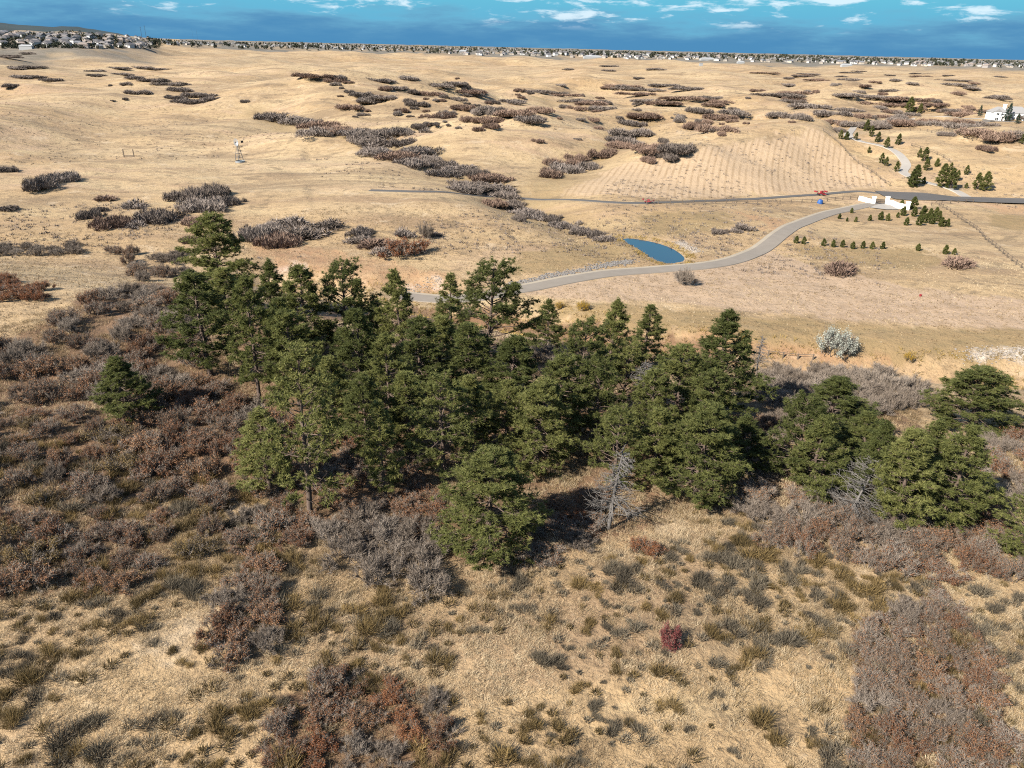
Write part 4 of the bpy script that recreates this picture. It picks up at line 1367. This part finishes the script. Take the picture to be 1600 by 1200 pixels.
for (x, y, h) in [(1476, 397, 14), (1490, 398, 10)]:
    small_conifer("young_pine", x, y, y - h, 'young', 'small conifer at the top of the mauve-brown thicket by the fence', 'conifers at the thicket')
for (x, y, h, k_) in [(1313, 217, 14, 'cone'), (1322, 218, 12, 'young'), (1337, 219, 12, 'cone'), (1353, 205, 18, 'cone'), (1361, 213, 16, 'cone'), (1371, 222, 16, 'broad'), (1385, 231, 17, 'broad'), (1403, 226, 17, 'cone'), (1357, 239, 10, 'cone'), (1377, 255, 16, 'cone'), (1384, 259, 14, 'cone'), (1400, 268, 16, 'broad'), (1444, 252, 22, 'cone'), (1436, 246, 14, 'cone'), (1446, 266, 18, 'cone2'), (1463, 260, 12, 'young'), (1428, 292, 34, 'cone'), (1424, 291, 20, 'young'), (1443, 287, 10, 'young'), (1469, 292, 36, 'cone'), (1484, 295, 32, 'cone'), (1495, 282, 16, 'cone'), (1485, 266, 12, 'cone'), (1509, 273, 15, 'broad'), (1525, 296, 26, 'cone'), (1537, 298, 30, 'cone'), (1509, 294, 8, 'young'), (1595, 224, 14, 'young'), (1420, 178, 26, 'tall'), (1436, 178, 16, 'cone')]:
    small_conifer("roadside_pine", x, y, y - h, 'young' if k_ == 'young' else 'planted', 'dark green conifer planted along the winding pale driveway', 'conifers along the driveway')


# ------------------------------------------------------------------ built things


def add_child(parent, name, parts, mat, smooth=False):
    return obj(name, bm(name, parts, mat, smooth), parent=parent)


def fence(name, px, gap, lab, grp=None, hgt=1.25, rails=2):
    pl = pxline(px, 8)
    seg = np.concatenate([[0], np.cumsum(np.hypot(*np.diff(pl, axis=0).T))])
    n = max(2, int(seg[-1] / gap))
    s = np.linspace(0, seg[-1], n + 1)
    x, y = np.interp(s, seg, pl[:, 0]), np.interp(s, seg, pl[:, 1])
    z = H(x, y)
    e = obj(name, None, (x[0], y[0], z[0]), label=lab, cat="fence", group=grp)
    org = np.array([x[0], y[0], z[0]])
    post = bm("post", [box((0, 0, hgt / 2 - 0.2), (0.2, 0.2, hgt + 0.4))], M_WOOD)
    for i in range(n + 1):
        obj("post", post, (x[i] - org[0], y[i] - org[1], z[i] - org[2]), parent=e)
    pts = np.column_stack([x, y, z]) - org
    for r in range(rails):
        up = np.array([0, 0, hgt * (0.9 - 0.42 * r)])
        Vv, Ff = tubes(pts[:-1] + up, pts[1:] + up, 0.06, 0.06, 4)
        add_child(e, "rail", [(Vv, Ff)], M_WOOD)
    return e


fence("field_fence", [(1286, 205), (1320, 235), (1355, 265), (1390, 291)], 4, 'brown fence running down the edge of the striped hay field')
fence("rail_fence", [(1010, 319), (1100, 318), (1180, 318), (1260, 317), (1300, 314), (1340, 311)], 4, 'wooden rail fence along the farm road up to the white entrance')
fence("meadow_fence", [(1462, 318), (1490, 336), (1520, 356), (1550, 383), (1580, 408), (1620, 440)], 4, 'wooden fence slanting downhill past the young pine clump')
fence("paddock_fence", [(1455, 321), (1480, 319), (1520, 316.5)], 4, 'short wooden fence beside the paved street')
fence("pasture_fence", [(1424, 228), (1460, 240), (1485, 255), (1492, 272)], 4, 'curving fence beside the conifers along the driveway')
fence("garden_fence", [(1390, 205), (1450, 206), (1500, 212), (1560, 222), (1620, 228)], 5, 'long rail fence on the slope below the white house')
fence("ditch_fence", [(1200, 556), (1235, 560), (1270, 562)], 2.2, 'short worn fence stub beside the ditch', None, 1.0, 1)

# entrance: two white walls, pillars and an iron gate


def wall_run(name, px, hgt, lab, pillars):
    w = [P(*p) for p in px]
    o = w[0]
    e = obj(name, None, o, label=lab, cat="wall")
    par = []
    for a_, b_ in zip(w[:-1], w[1:]):
        d = b_ - a_
        L = math.hypot(d[0], d[1])
        m_ = (a_ + b_) / 2 - o
        par.append(box((m_[0], m_[1], m_[2] + hgt / 2 - 0.4), (L + 0.25, 0.35, hgt + 0.8), math.atan2(d[1], d[0])))
    add_child(e, "panel", par, M_WHITE)
    for k in pillars:
        c = w[k] - o
        add_child(e, "pillar", [box((c[0], c[1], c[2] + hgt * 0.62), (1.0, 0.9, hgt * 1.24 + 0.8)), box((c[0], c[1], c[2] + hgt * 1.24 + 0.5), (1.25, 1.15, 0.2))], M_WHITE)
    return e


wall_run("entrance_wall", [(1342, 313), (1350, 315), (1358, 317.5), (1364, 318.5)], 1.5, 'low white stucco wall and pillar on the field side of the gate', [3])
wall_run("entrance_wall", [(1385, 319.5), (1394, 322), (1405, 326), (1417, 328)], 1.7, 'longer white stucco wall beside the young pine clump', [0, 3])
ga, gb = P(1366, 318.5), P(1383, 319.5)
ge = obj("entrance_gate", None, ga, math.atan2(gb[1] - ga[1], gb[0] - ga[0]), label='black iron double gate between white entrance pillars', cat="gate")
gl = math.hypot(*(gb - ga)[:2])
for s0, s1 in ((0.3, gl / 2 - 0.05), (gl / 2 + 0.05, gl - 0.3)):
    parts = [box(((s0 + s1) / 2, 0, z), (s1 - s0, 0.08, 0.1)) for z in (0.2, 0.8, 1.5)]
    nb_ = 9
    parts += [box((s0 + (s1 - s0) * k / nb_, 0, 0.85), (0.07, 0.05, 1.6)) for k in range(nb_ + 1)]
    add_child(ge, "gate_leaf", parts, M_IRON)

# white house on the hill
g = P(1548, 188)
dist = np.linalg.norm(g - np.array([0, 0, CAM_Z]))
he = obj("country_house", None, g, math.radians(-8), label='large white country house with grey hipped roof and chimney on the hill', cat="house")


def hip(c, s, h, over=0.5):
    x0, y0 = s[0] / 2 + over, s[1] / 2 + over
    r = max(0.3, x0 - y0 * 0.8)
    v = np.array([[-x0, -y0, 0], [x0, -y0, 0], [x0, y0, 0], [-x0, y0, 0], [-r, 0, h], [r, 0, h]]) + np.array(c)
    f = np.array([[0, 1, 5], [0, 5, 4], [1, 2, 5], [2, 3, 4], [2, 4, 5], [3, 0, 4], [0, 2, 1], [0, 3, 2]])
    return v, f


def gable_front(c, w, d, h):
    x = w / 2
    v = np.array([[-x, 0, 0], [x, 0, 0], [0, 0, h], [-x, d, 0], [x, d, 0], [0, d, h]]) + np.array(c)
    f = np.array([[0, 1, 2], [3, 5, 4], [0, 2, 5], [0, 5, 3], [1, 4, 5], [1, 5, 2], [0, 3, 4], [0, 4, 1]])
    return v, f


W1, W2 = 11.0, 16.0
add_child(he, "wall", [box((5.5, 5.5, 2.6), (W1, 11, 6.4)), box((18.5, 6.5, 2.4), (W2, 11, 6.0)), box((3.0, -0.6, 2.9), (4.6, 2.4, 7.0)), box((24, 0.6, 1.4), (6, 3.5, 4.0))], M_WHITE)
rf = add_child(he, "roof", [hip((5.5, 5.5, 5.8), (W1, 11), 3.8), hip((18.5, 6.5, 5.4), (W2, 11), 4.6), gable_front((3.0, -2.1, 6.4), 5.4, 8, 2.2), gable_front((24, -1.4, 3.4), 7, 8, 2.3)], M_ROOFGREY)
obj("chimney", bm("chimney", [box((10.2, 7.0, 8.6), (1.9, 1.5, 5.0)), box((10.2, 7.0, 11.2), (2.3, 1.9, 0.3))], M_WHITE), parent=rf)
winm = None
for (x, y, z, w, h) in [(3.0, -1.83, 1.4, 2.4, 2.0), (3.0, -1.83, 4.7, 2.2, 1.8), (7.4, -0.03, 1.3, 1.6, 2.3), (9.6, -0.03, 1.3, 1.6, 2.3), (7.4, -0.03, 4.4, 1.5, 1.5), (9.6, -0.03, 4.4, 1.5, 1.5), (13.0, 0.97, 1.4, 1.8, 1.8), (16.0, 0.97, 1.4, 1.8, 1.8), (19.5, 0.97, 1.4, 1.8, 1.8), (13.0, 0.97, 4.2, 1.5, 1.3), (16.0, 0.97, 4.2, 1.5, 1.3), (19.5, 0.97, 4.2, 1.5, 1.3), (24, -1.18, 1.2, 3.0, 2.2)]:
    wo = obj("window", bm("window", [box((x, y, z), (w, 0.12, h))], M_GLASS), parent=he)
    obj("frame", bm("frame", [box((x, y - 0.03, z + h / 2), (w + 0.3, 0.2, 0.16)), box((x, y - 0.03, z - h / 2), (w + 0.3, 0.2, 0.16)), box((x - w / 2, y - 0.03, z), (0.16, 0.2, h)), box((x + w / 2, y - 0.03, z), (0.16, 0.2, h)), box((x, y - 0.03, z), (0.1, 0.17, h))], M_WHITE), parent=wo)
add_child(he, "terrace", [box((-2.5, -2.5, -0.2), (6, 8, 1.4)), box((8, -4, -0.4), (22, 5, 1.2))], M_STONE)
for dx in (6.2, 8.5, 10.8):
    add_child(he, "column", [box((dx, -1.4, 1.5), (0.45, 0.45, 4.0))], M_WHITE)
add_child(he, "balcony", [box((8.5, -0.8, 3.3), (5.6, 1.8, 0.25))], M_WHITE)

SPR = []
for i in range(2):
    tr, cr = pine_mesh(150 + i, R=2.9, cb=0.03, nb=95, blunt=1.05)
    cr.materials.clear()
    cr.materials.append(M_SPRUCE)
    SPR.append((tr, cr))
for (x, y, ty, lab) in [(1573, 190, 161, 'tall blue-green spruce before the white house front'), (1588, 193, 177, 'short dark spruce before the white house wing'), (1530, 181, 164, 'slim rust-green conifer beside the house terrace')]:
    gg, h, dd = by_pixels(x, y, ty)
    tr, cr = SPR[0 if ty != 177 else 1]
    s = h / 12
    thing("spruce_tree", [("trunk", tr), ("crown", cr)], gg, rp.uniform(0, 6), (s, s, s), lab, "spruce tree")
far(1505, 182, 26, 'roundrust', 11, 'rounded golden bush beside the house terrace', None)

M_MILL = mat_plain("weathered_steel", (0.16, 0.155, 0.15), 0.7, 0.3, 4, 0.3)
# windmill with its water trough
g, h, dist = by_pixels(374, 250, 220)
we = obj("windmill", None, g, 0.95, label='tall thin galvanised farm windmill on the golden hill', cat="windmill")
hub = h * 0.93
legs = [np.array([sx * 1.15, sy * 1.15, -0.2]) for sx, sy in ((-1, -1), (1, -1), (1, 1), (-1, 1))]
tops = [np.array([sx * 0.18, sy * 0.18, hub - 0.5]) for sx, sy in ((-1, -1), (1, -1), (1, 1), (-1, 1))]
for a_, b_ in zip(legs, tops):
    add_child(we, "leg", [tubes([a_], [b_], 0.14, 0.11, 4)], M_MILL)
br = []
for f in (0.2, 0.42, 0.62, 0.8):
    pts = [a_ + (b_ - a_) * f for a_, b_ in zip(legs, tops)]
    for i in range(4):
        br.append(tubes([pts[i]], [pts[(i + 1) % 4]], 0.06, 0.06, 4))
add_child(we, "brace", br, M_MILL)
R_ = 1.5
for k in range(14):
    a_ = k * 2 * math.pi / 14
    c, s = math.cos(a_), math.sin(a_)
    v = []
    for (r, wd, yo) in ((0.3, 0.09, -0.06), (R_, 0.26, -0.06)):
        v += [(-0.55 + yo, c * r - s * wd, hub + s * r + c * wd), (-0.55 - yo, c * r + s * wd, hub + s * r - c * wd)]
    v = np.array(v)
    v2 = v + np.array([0.03, 0, 0])
    f = np.array([[0, 1, 3], [0, 3, 2], [4, 7, 5], [4, 6, 7], [0, 4, 5], [0, 5, 1], [2, 3, 7], [2, 7, 6], [0, 2, 6], [0, 6, 4], [1, 5, 7], [1, 7, 3]])
    add_child(we, "blade", [(np.concatenate([v, v2]), f)], M_GALV)
add_child(we, "hub", [tubes([(-0.75, 0, hub)], [(0.3, 0, hub)], 0.2, 0.16, 8)], M_GALV)
add_child(we, "tail_vane", [box((1.2, 0, hub), (1.9, 0.06, 0.08)), box((2.3, 0, hub), (1.1, 0.05, 0.85))], M_IRON)
tg = P(377, 252)
Vv, Ff = tubes([(0, 0, -0.2)], [(0, 0, 0.6)], 1.9, 1.9, 18)
Vi, Fi = tubes([(0, 0, -0.1)], [(0, 0, 0.6)], 1.75, 1.75, 18)
te = obj("stock_tank", None, (tg[0] + 0.6, tg[1] - 2.8, tg[2]), label='round grey stock tank at the foot of the windmill', cat="water tank")
add_child(te, "rim", [(Vv, Ff), (Vi, Fi[:, ::-1])], M_GALV)
a_ = np.linspace(0, 2 * math.pi, 19)[:-1]
obj("water", mesh_np("water", np.concatenate([[[0, 0, 0.45]], np.column_stack([1.75 * np.cos(a_), 1.75 * np.sin(a_), np.full(18, .45)])]), np.array([(0, 1 + i, 1 + (i + 1) % 18) for i in range(18)]), M_WATER), parent=te)

# wooden frame standing in the pasture
g, h, dist = by_pixels(194, 246, 233)
w = 13 * dist / FPX
fe = obj("pasture_gateway", None, g, 0.05, label='wooden two-post frame with a low rail standing in open pasture', cat="gateway")
for x in (0, w):
    add_child(fe, "post", [box((x, 0, h / 2 - 0.2), (0.36, 0.36, h + 0.4))], M_WOOD)
for z in (0.35, 0.9):
    add_child(fe, "rail", [box((w / 2, 0, z), (w, 0.2, 0.28))], M_WOOD)


def wheel(c, r, w, ax=(1, 0, 0)):
    ax = np.array(ax) * w / 2
    return [tubes([np.array(c) - ax], [np.array(c) + ax], r, r, 12), tubes([np.array(c) - ax * 1.02], [np.array(c) - ax], 0.01, r, 12), tubes([np.array(c) + ax], [np.array(c) + ax * 1.02], r, 0.01, 12)]


def implement(px, py, rz, s, lab):
    g = P(px, py)
    e = obj("farm_implement", None, g, rz, (s, s, s), label=lab, cat="farm machine")
    add_child(e, "frame", [box((0, 0, 0.8), (2.8, 0.18, 0.18)), box((0, 0.9, 0.8), (2.8, 0.18, 0.18)), box((0, -0.8, 0.7), (0.16, 2.6, 0.16)), box((-1.2, 0.45, 0.8), (0.16, 1.0, 0.16)), box((1.2, 0.45, 0.8), (0.16, 1.0, 0.16)), box((0.2, 0.5, 1.25), (1.0, 0.7, 0.8))], M_REDP)
    add_child(e, "arm", [tubes([(-1.2, 0.4, 0.9)], [(-2.1, 0.9, 1.7)], 0.1, 0.08, 6), tubes([(1.2, 0.4, 0.9)], [(2.2, 0.8, 1.5)], 0.1, 0.08, 6), box((2.3, 0.8, 1.3), (0.5, 1.2, 0.5)), box((-2.2, 0.9, 1.5), (0.5, 1.2, 0.5))], M_REDP)
    for x in (-1.1, 1.1):
        add_child(e, "wheel", wheel((x, 0.4, 0.42), 0.45, 0.24), M_RUBBER)


implement(1284, 306, 0.4, 1.0, 'red farm implement with raised arms beside the hay field')
implement(1012, 318, -0.3, 0.75, 'smaller faded red farm implement on the roadside below the hay field')
g = P(1281, 318)
rng_ = np.random.default_rng(5)
nn = 9
vv = []
for i in range(6):
    ph = i / 5 * math.pi / 2
    for k in range(14):
        t = k * 2 * math.pi / 14
        r = 1.0 * math.cos(ph) ** 0.6 * (1 + 0.06 * math.sin(3 * t + i))
        vv.append((r * math.cos(t), r * 0.8 * math.sin(t), -0.1 + 1.5 * math.sin(ph) ** 0.9))
ff = []
for i in range(5):
    for k in range(14):
        a_ = i * 14 + k
        b_ = i * 14 + (k + 1) % 14
        ff += [(a_, b_, b_ + 14), (a_, b_ + 14, a_ + 14)]
obj("tarpaulin_bale", mesh_np("tarpaulin_bale", vv, ff, M_BLUE, smooth=True), g, label='rounded blue tarpaulin-covered bale at the rail fence', cat="bale")
g = P(1438, 463)
obj("red_bucket", bm("red_bucket", [tubes([(0, 0, -.05)], [(0, 0, 0.42)], 0.2, 0.26, 10), tubes([(0, 0, 0.36)], [(0, 0, 0.37)], 0.24, 0.01, 10)], M_REDP), g, label='tiny red bucket lying alone on the mown meadow', cat="bucket")

# stones along the road and ditch


def stones(name, px, n, wid, s, mat, lab, seed):
    rng = np.random.default_rng(seed)
    pl = pxline(px, 8)
    t = rng.uniform(0, len(pl) - 1, n)
    x = np.interp(t, np.arange(len(pl)), pl[:, 0]) + rng.normal(0, wid, n)
    y = np.interp(t, np.arange(len(pl)), pl[:, 1]) + rng.normal(0, wid * 0.8, n)
    k = ~blocked(x, y)
    x, y = x[k], y[k]
    z = H(x, y)
    base = unit(np.array([[1, 0, 0], [-1, 0, 0], [0, 1, 0], [0, -1, 0], [0, 0, 1], [0, 0, -1.0]]))
    f = np.array([[0, 2, 4], [2, 1, 4], [1, 3, 4], [3, 0, 4], [2, 0, 5], [1, 2, 5], [3, 1, 5], [0, 3, 5]])
    n = len(x)
    sc_ = rng.uniform(0.5, 1.3, (n, 1, 1)) * s
    Vv = base[None] * rng.uniform(0.6, 1.3, (n, 6, 1)) * sc_ * np.array([1, 1, 0.45]) + np.column_stack([x, y, z + 0.05])[:, None]
    # random turn
    F_ = (f[None] + (np.arange(n) * 6)[:, None, None]).reshape(-1, 3)
    obj(name, mesh_np(name, Vv.reshape(-1, 3), F_, mat), kind="stuff", label=lab, cat="stones")


stones("riprap_rubble", [(800, 446), (850, 434), (900, 424), (950, 414), (985, 408)], 900, 1.0, 0.32, M_STONE, 'grey rock riprap lining the channel beside the road', 1)
stones("gravel_rubble", [(1058, 378), (1075, 384), (1092, 394)], 200, 0.9, 0.22, M_PALE, 'pale gravel spill at the pond outlet', 2)
stones("bank_rubble", [(1500, 555), (1560, 552), (1640, 550)], 300, 1.4, 0.2, M_PALE, 'pale stones strewn along the ditch bank', 3)
stones("wash_rubble", [(630, 455), (665, 444), (690, 436)], 160, 1.2, 0.2, M_PALE, 'whitish stones in the wash behind the grove', 4)

# ------------------------------------------------------------------ the suburb on the skyline
WALLC = [(0.62, 0.58, 0.52), (0.48, 0.42, 0.35), (0.70, 0.68, 0.64), (0.38, 0.34, 0.31), (0.55, 0.47, 0.38)]
ROOFC = [(0.20, 0.18, 0.17), (0.27, 0.24, 0.22), (0.16, 0.15, 0.15), (0.31, 0.25, 0.21), (0.22, 0.22, 0.23)]
NAMES = ['cream', 'tan', 'white', 'brown-grey', 'sand-coloured']
HOUSES = []
for i in range(5):
    mw = mat_plain("house_wall_" + NAMES[i].replace('-', '_'), WALLC[i], 0.9, 0.1, 1)
    mr = mat_plain("house_roof_" + NAMES[i].replace('-', '_'), ROOFC[i], 0.9, 0.2, 1)
    ww, dd = 13 + i, 10 + (i % 3)
    wl = bm("house", [box((0, 0, 2.4), (ww, dd, 6.8)), box((ww * 0.36, -dd * 0.55, 1.4), (6, 5, 4.6))], mw)
    if i % 2:
        rfm = bm("roof", [hip((0, 0, 5.7), (ww, dd), 3.4), gable_front((ww * 0.36, -dd * 0.55 - 2.8, 3.6), 7, 6, 2.4)], mr)
    else:
        rfm = bm("roof", [gable_front((0, -dd / 2 - 0.6, 5.7), ww + 1, dd + 1.2, 3.8), gable_front((ww * 0.36, -dd * 0.55 - 2.8, 3.6), 7, 5, 2.4)], mr)
    win = bm("window", [box((x, -dd / 2 - 0.05, z), (1.8, 0.1, 1.7)) for x in (-ww * 0.33, -ww * 0.08) for z in (1.6, 4.3)], M_GLASS)
    HOUSES.append((wl, rfm, win))


def house(g, i, s, where, grp):
    o = obj("house", HOUSES[i][0], g, rp.uniform(-0.6, 0.6) + rp.choice([0, 0, 1.57]), (s, s, s), None, NAMES[i] + ' house ' + where, "house", grp)
    obj("roof", HOUSES[i][1], parent=o)
    obj("window", HOUSES[i][2], parent=o)


SUB = scatter_px([(-60, 50), (60, 52), (150, 54), (242, 55), (236, 74), (150, 76), (60, 73), (-60, 70)], 24, 150, 3000)
for g in SUB:
    house(g, rp.randrange(5), rp.uniform(0.9, 1.25), 'in the packed suburb on the rise beside the mountains', 'houses of the suburb on the rise')


def horizon(px):
    return 72 + math.tan(ROLL) * (px - 800) * 1.02


FARPTS = []
for _ in range(1500):
    px = rp.uniform(255, 1640)
    py = horizon(px) + rp.uniform(2.5, 15.5) * (0.75 if px < 700 else 1)
    g = P(px, py)
    if g is None or math.hypot(g[0], g[1]) < 2300:
        continue
    if all((g[0] - q[0]) ** 2 + (g[1] - q[1]) ** 2 > 38 ** 2 for q in FARPTS):
        FARPTS.append(g)
FARPTS.sort(key=lambda g: g[0] ** 2 + g[1] ** 2)
for g in FARPTS[:150]:
    house(g, rp.choice([0, 2, 2, 4, 1, 3]), rp.uniform(1.0, 1.5), 'in the town strung along the skyline', 'houses of the skyline town')
M_MASSW = mat_plain("far_house_walls", (0.28, 0.27, 0.26), 0.9, 0.5, 0.01)
wv, rv = [], []
for g in FARPTS[150:]:
    w_h, hh_ = rp.uniform(11, 20), rp.uniform(4.5, 7.5)
    b_ = box((g[0], g[1], g[2] + hh_ / 2 - 1), (w_h, 10, hh_ + 2), rp.uniform(-0.6, 0.6))
    wv.append(b_)
    rv.append(hip((g[0], g[1], g[2] + hh_), (w_h, 10), 3.2))
wv, rv = join(wv), join(rv)
V_, F_, T_ = join([wv, rv])
obj("far_town", mesh_np("far_town", V_, F_, [M_MASSW, M_ROOFGREY], T_, False, np.concatenate([np.zeros(len(wv[1])), np.ones(len(rv[1]))])), kind="stuff", label='mass of small far houses along the skyline', cat="houses")
M_SHED = mat_plain("shed_white", (0.44, 0.44, 0.43), 0.7, 0.08, 0.5)
for (px, py, w, lab) in [(926, 91, 26, 'long pale low shed before the skyline town'), (1106, 94, 22, 'white ribbed warehouse before the skyline town'), (1157, 99, 10, 'small white barn at the edge of the skyline town'), (42, 77, 15, 'white barn standing on the grass below the suburb'), (724, 81, 12, 'white shed below the crane end of town'), (1322, 104, 14, 'isolated pale barn on the far plain'), (565, 66, 26, 'pale earthwork building beside the tall crane'), (1095, 103, 5, 'tiny cream tank hut on the plain')]:
    g = P(px, py)
    if g is None:
        continue
    dist = np.linalg.norm(g - np.array([0, 0, CAM_Z]))
    w = w * dist / FPX
    e = obj("warehouse", bm("warehouse", [box((0, 0, 2), (w, w * 0.4, 8))], M_SHED), g, 0.1, label=lab, cat="building")
    add_child(e, "roof", [hip((0, 0, 6), (w, w * 0.4), min(5, w * 0.1), 0.6)], M_SHED)

# crane and poles
g = P(613, 67.5)
if g is not None:
    dist = np.linalg.norm(g)
    k = dist / FPX
    ce = obj("tower_crane", None, g, label='tall lattice crane with raised boom above the skyline town', cat="crane")
    tip = np.array([-10.5 * k, 0, 18 * k])
    par = []
    for off in ((-1, -1), (1, -1), (1, 1), (-1, 1)):
        o_ = np.array([off[0], off[1], 2.0])
        par.append(tubes([o_], [tip + np.array([off[0] * .3, off[1] * .3, 0])], 0.55, 0.35, 4))
    for i in range(24):
        f0, f1 = i / 24, (i + 1) / 24
        par.append(tubes([np.array([-1, -1, 2]) + tip * f0], [np.array([1, 1, 2]) + tip * f1], 0.3, 0.3, 3))
    add_child(ce, "boom", par, M_IRON)
    add_child(ce, "body", [box((0, 0, 2), (7, 5, 5)), box((3, 0, 5), (4, 4, 3))], M_REDP)
for (px, pb, pt) in [(222, 58, 46), (229, 60, 45), (302, 60, 48), (309, 62, 50)]:
    g = P(px, pb + 2)
    if g is None:
        continue
    k = np.linalg.norm(g) / FPX
    h = (pb - pt + 2) * k
    e = obj("power_pylon", None, g, label='dark power pylon on the skyline at the suburb edge', cat="pylon", group='pylons on the skyline')
    add_child(e, "mast", [tubes([(0, 0, -1)], [(0, 0, h)], 1.0, 0.5, 5)], M_IRON)
    for f in (0.72, 0.9):
        add_child(e, "crossarm", [box((0, 0, h * f), (7, 0.5, 0.7))], M_IRON)

# trees of the town, too far to tell apart
M_TOWNTREE = mat_leafy("town_trees", [(0.03, 0.04, 0.025), (0.055, 0.06, 0.036), (0.09, 0.08, 0.05)], 0.0, 0.95, 0.0)


def town_trees(name, pts, lab, seed, hr=(5, 11)):
    rng = np.random.default_rng(seed)
    par = []
    for g in pts:
        h = rng.uniform(*hr)
        n = 18
        a = rng.uniform(0, 6.28, n)
        q = rng.uniform(0.1, 1, n)
        zz = rng.uniform(0, 0.7, n)
        B = np.column_stack([g[0] + np.cos(a) * q * h * 0.32, g[1] + np.sin(a) * q * h * 0.32, g[2] - 0.5 + zz * h])
        D = np.column_stack([np.cos(a) * 0.4, np.sin(a) * 0.4, np.full(n, 0.8)])
        par.append(blades(B, D, h * 0.42, h * 0.34, np.clip(rng.normal(0.45, 0.15) + rng.normal(0, 0.1, n), 0, 1), rng))
    V, F, T = join(par)
    obj(name, mesh_np(name, V, F, M_TOWNTREE, T), kind="stuff", label=lab, cat="trees")


pts = []
for _ in range(1700):
    px, py = rp.uniform(-60, 250), rp.uniform(48, 76)
    g = P(px, py)
    if g is not None and 1300 < math.hypot(g[0], g[1]) < 4500:
        pts.append(g)
town_trees("suburb_foliage", pts, 'dark trees between the houses of the suburb', 21, (4, 9))
pts = []
for _ in range(5200):
    px = rp.uniform(230, 1660)
    py = horizon(px) + abs(rp.gauss(0, 1)) * 6 + 0.3
    if py > horizon(px) + 15:
        continue
    g = P(px, py)
    if g is not None and 2700 < math.hypot(g[0], g[1]) < 12000:
        pts.append(g)
town_trees("skyline_foliage", pts, 'dark band of far trees along the skyline town', 22, (8, 19))

# far sage and scrub specks on the plains, uncountable
rng = np.random.default_rng(44)
n = 16000
r = np.exp(rng.uniform(math.log(170), math.log(1500), n))
t = rng.uniform(-0.72, 0.72, n)
x, y = r * np.sin(t), r * np.cos(t)
k = ~blocked(x, y) & (fbm(x / 60, y / 60, 83, 4) > 0.04)
x, y = x[k], y[k]
nn = len(x)
par = blades(np.repeat(np.column_stack([x, y, H(x, y) - 0.05]), 10, 0) + np.column_stack([rng.normal(0, 0.35, (nn * 10, 2)), np.zeros(nn * 10)]), rng.normal(0, 0.5, (nn * 10, 3)) + np.array([0, 0, 0.9]), rng.uniform(0.3, 0.8, nn * 10), 0.22, np.clip(rng.normal(0.5, 0.2, nn * 10), 0, 1), rng)
obj("brush_undergrowth", mesh_np("brush_undergrowth", par[0], par[1], M_FARSCRUB, par[2]), kind="stuff", label='low brown brush specks dotted over the plains', cat="brush")
print("pines", len(PINE_LIST), "oaks", OAKN, "brush", len(brush_pts), "suburb", len(SUB), "far", len(FARPTS))
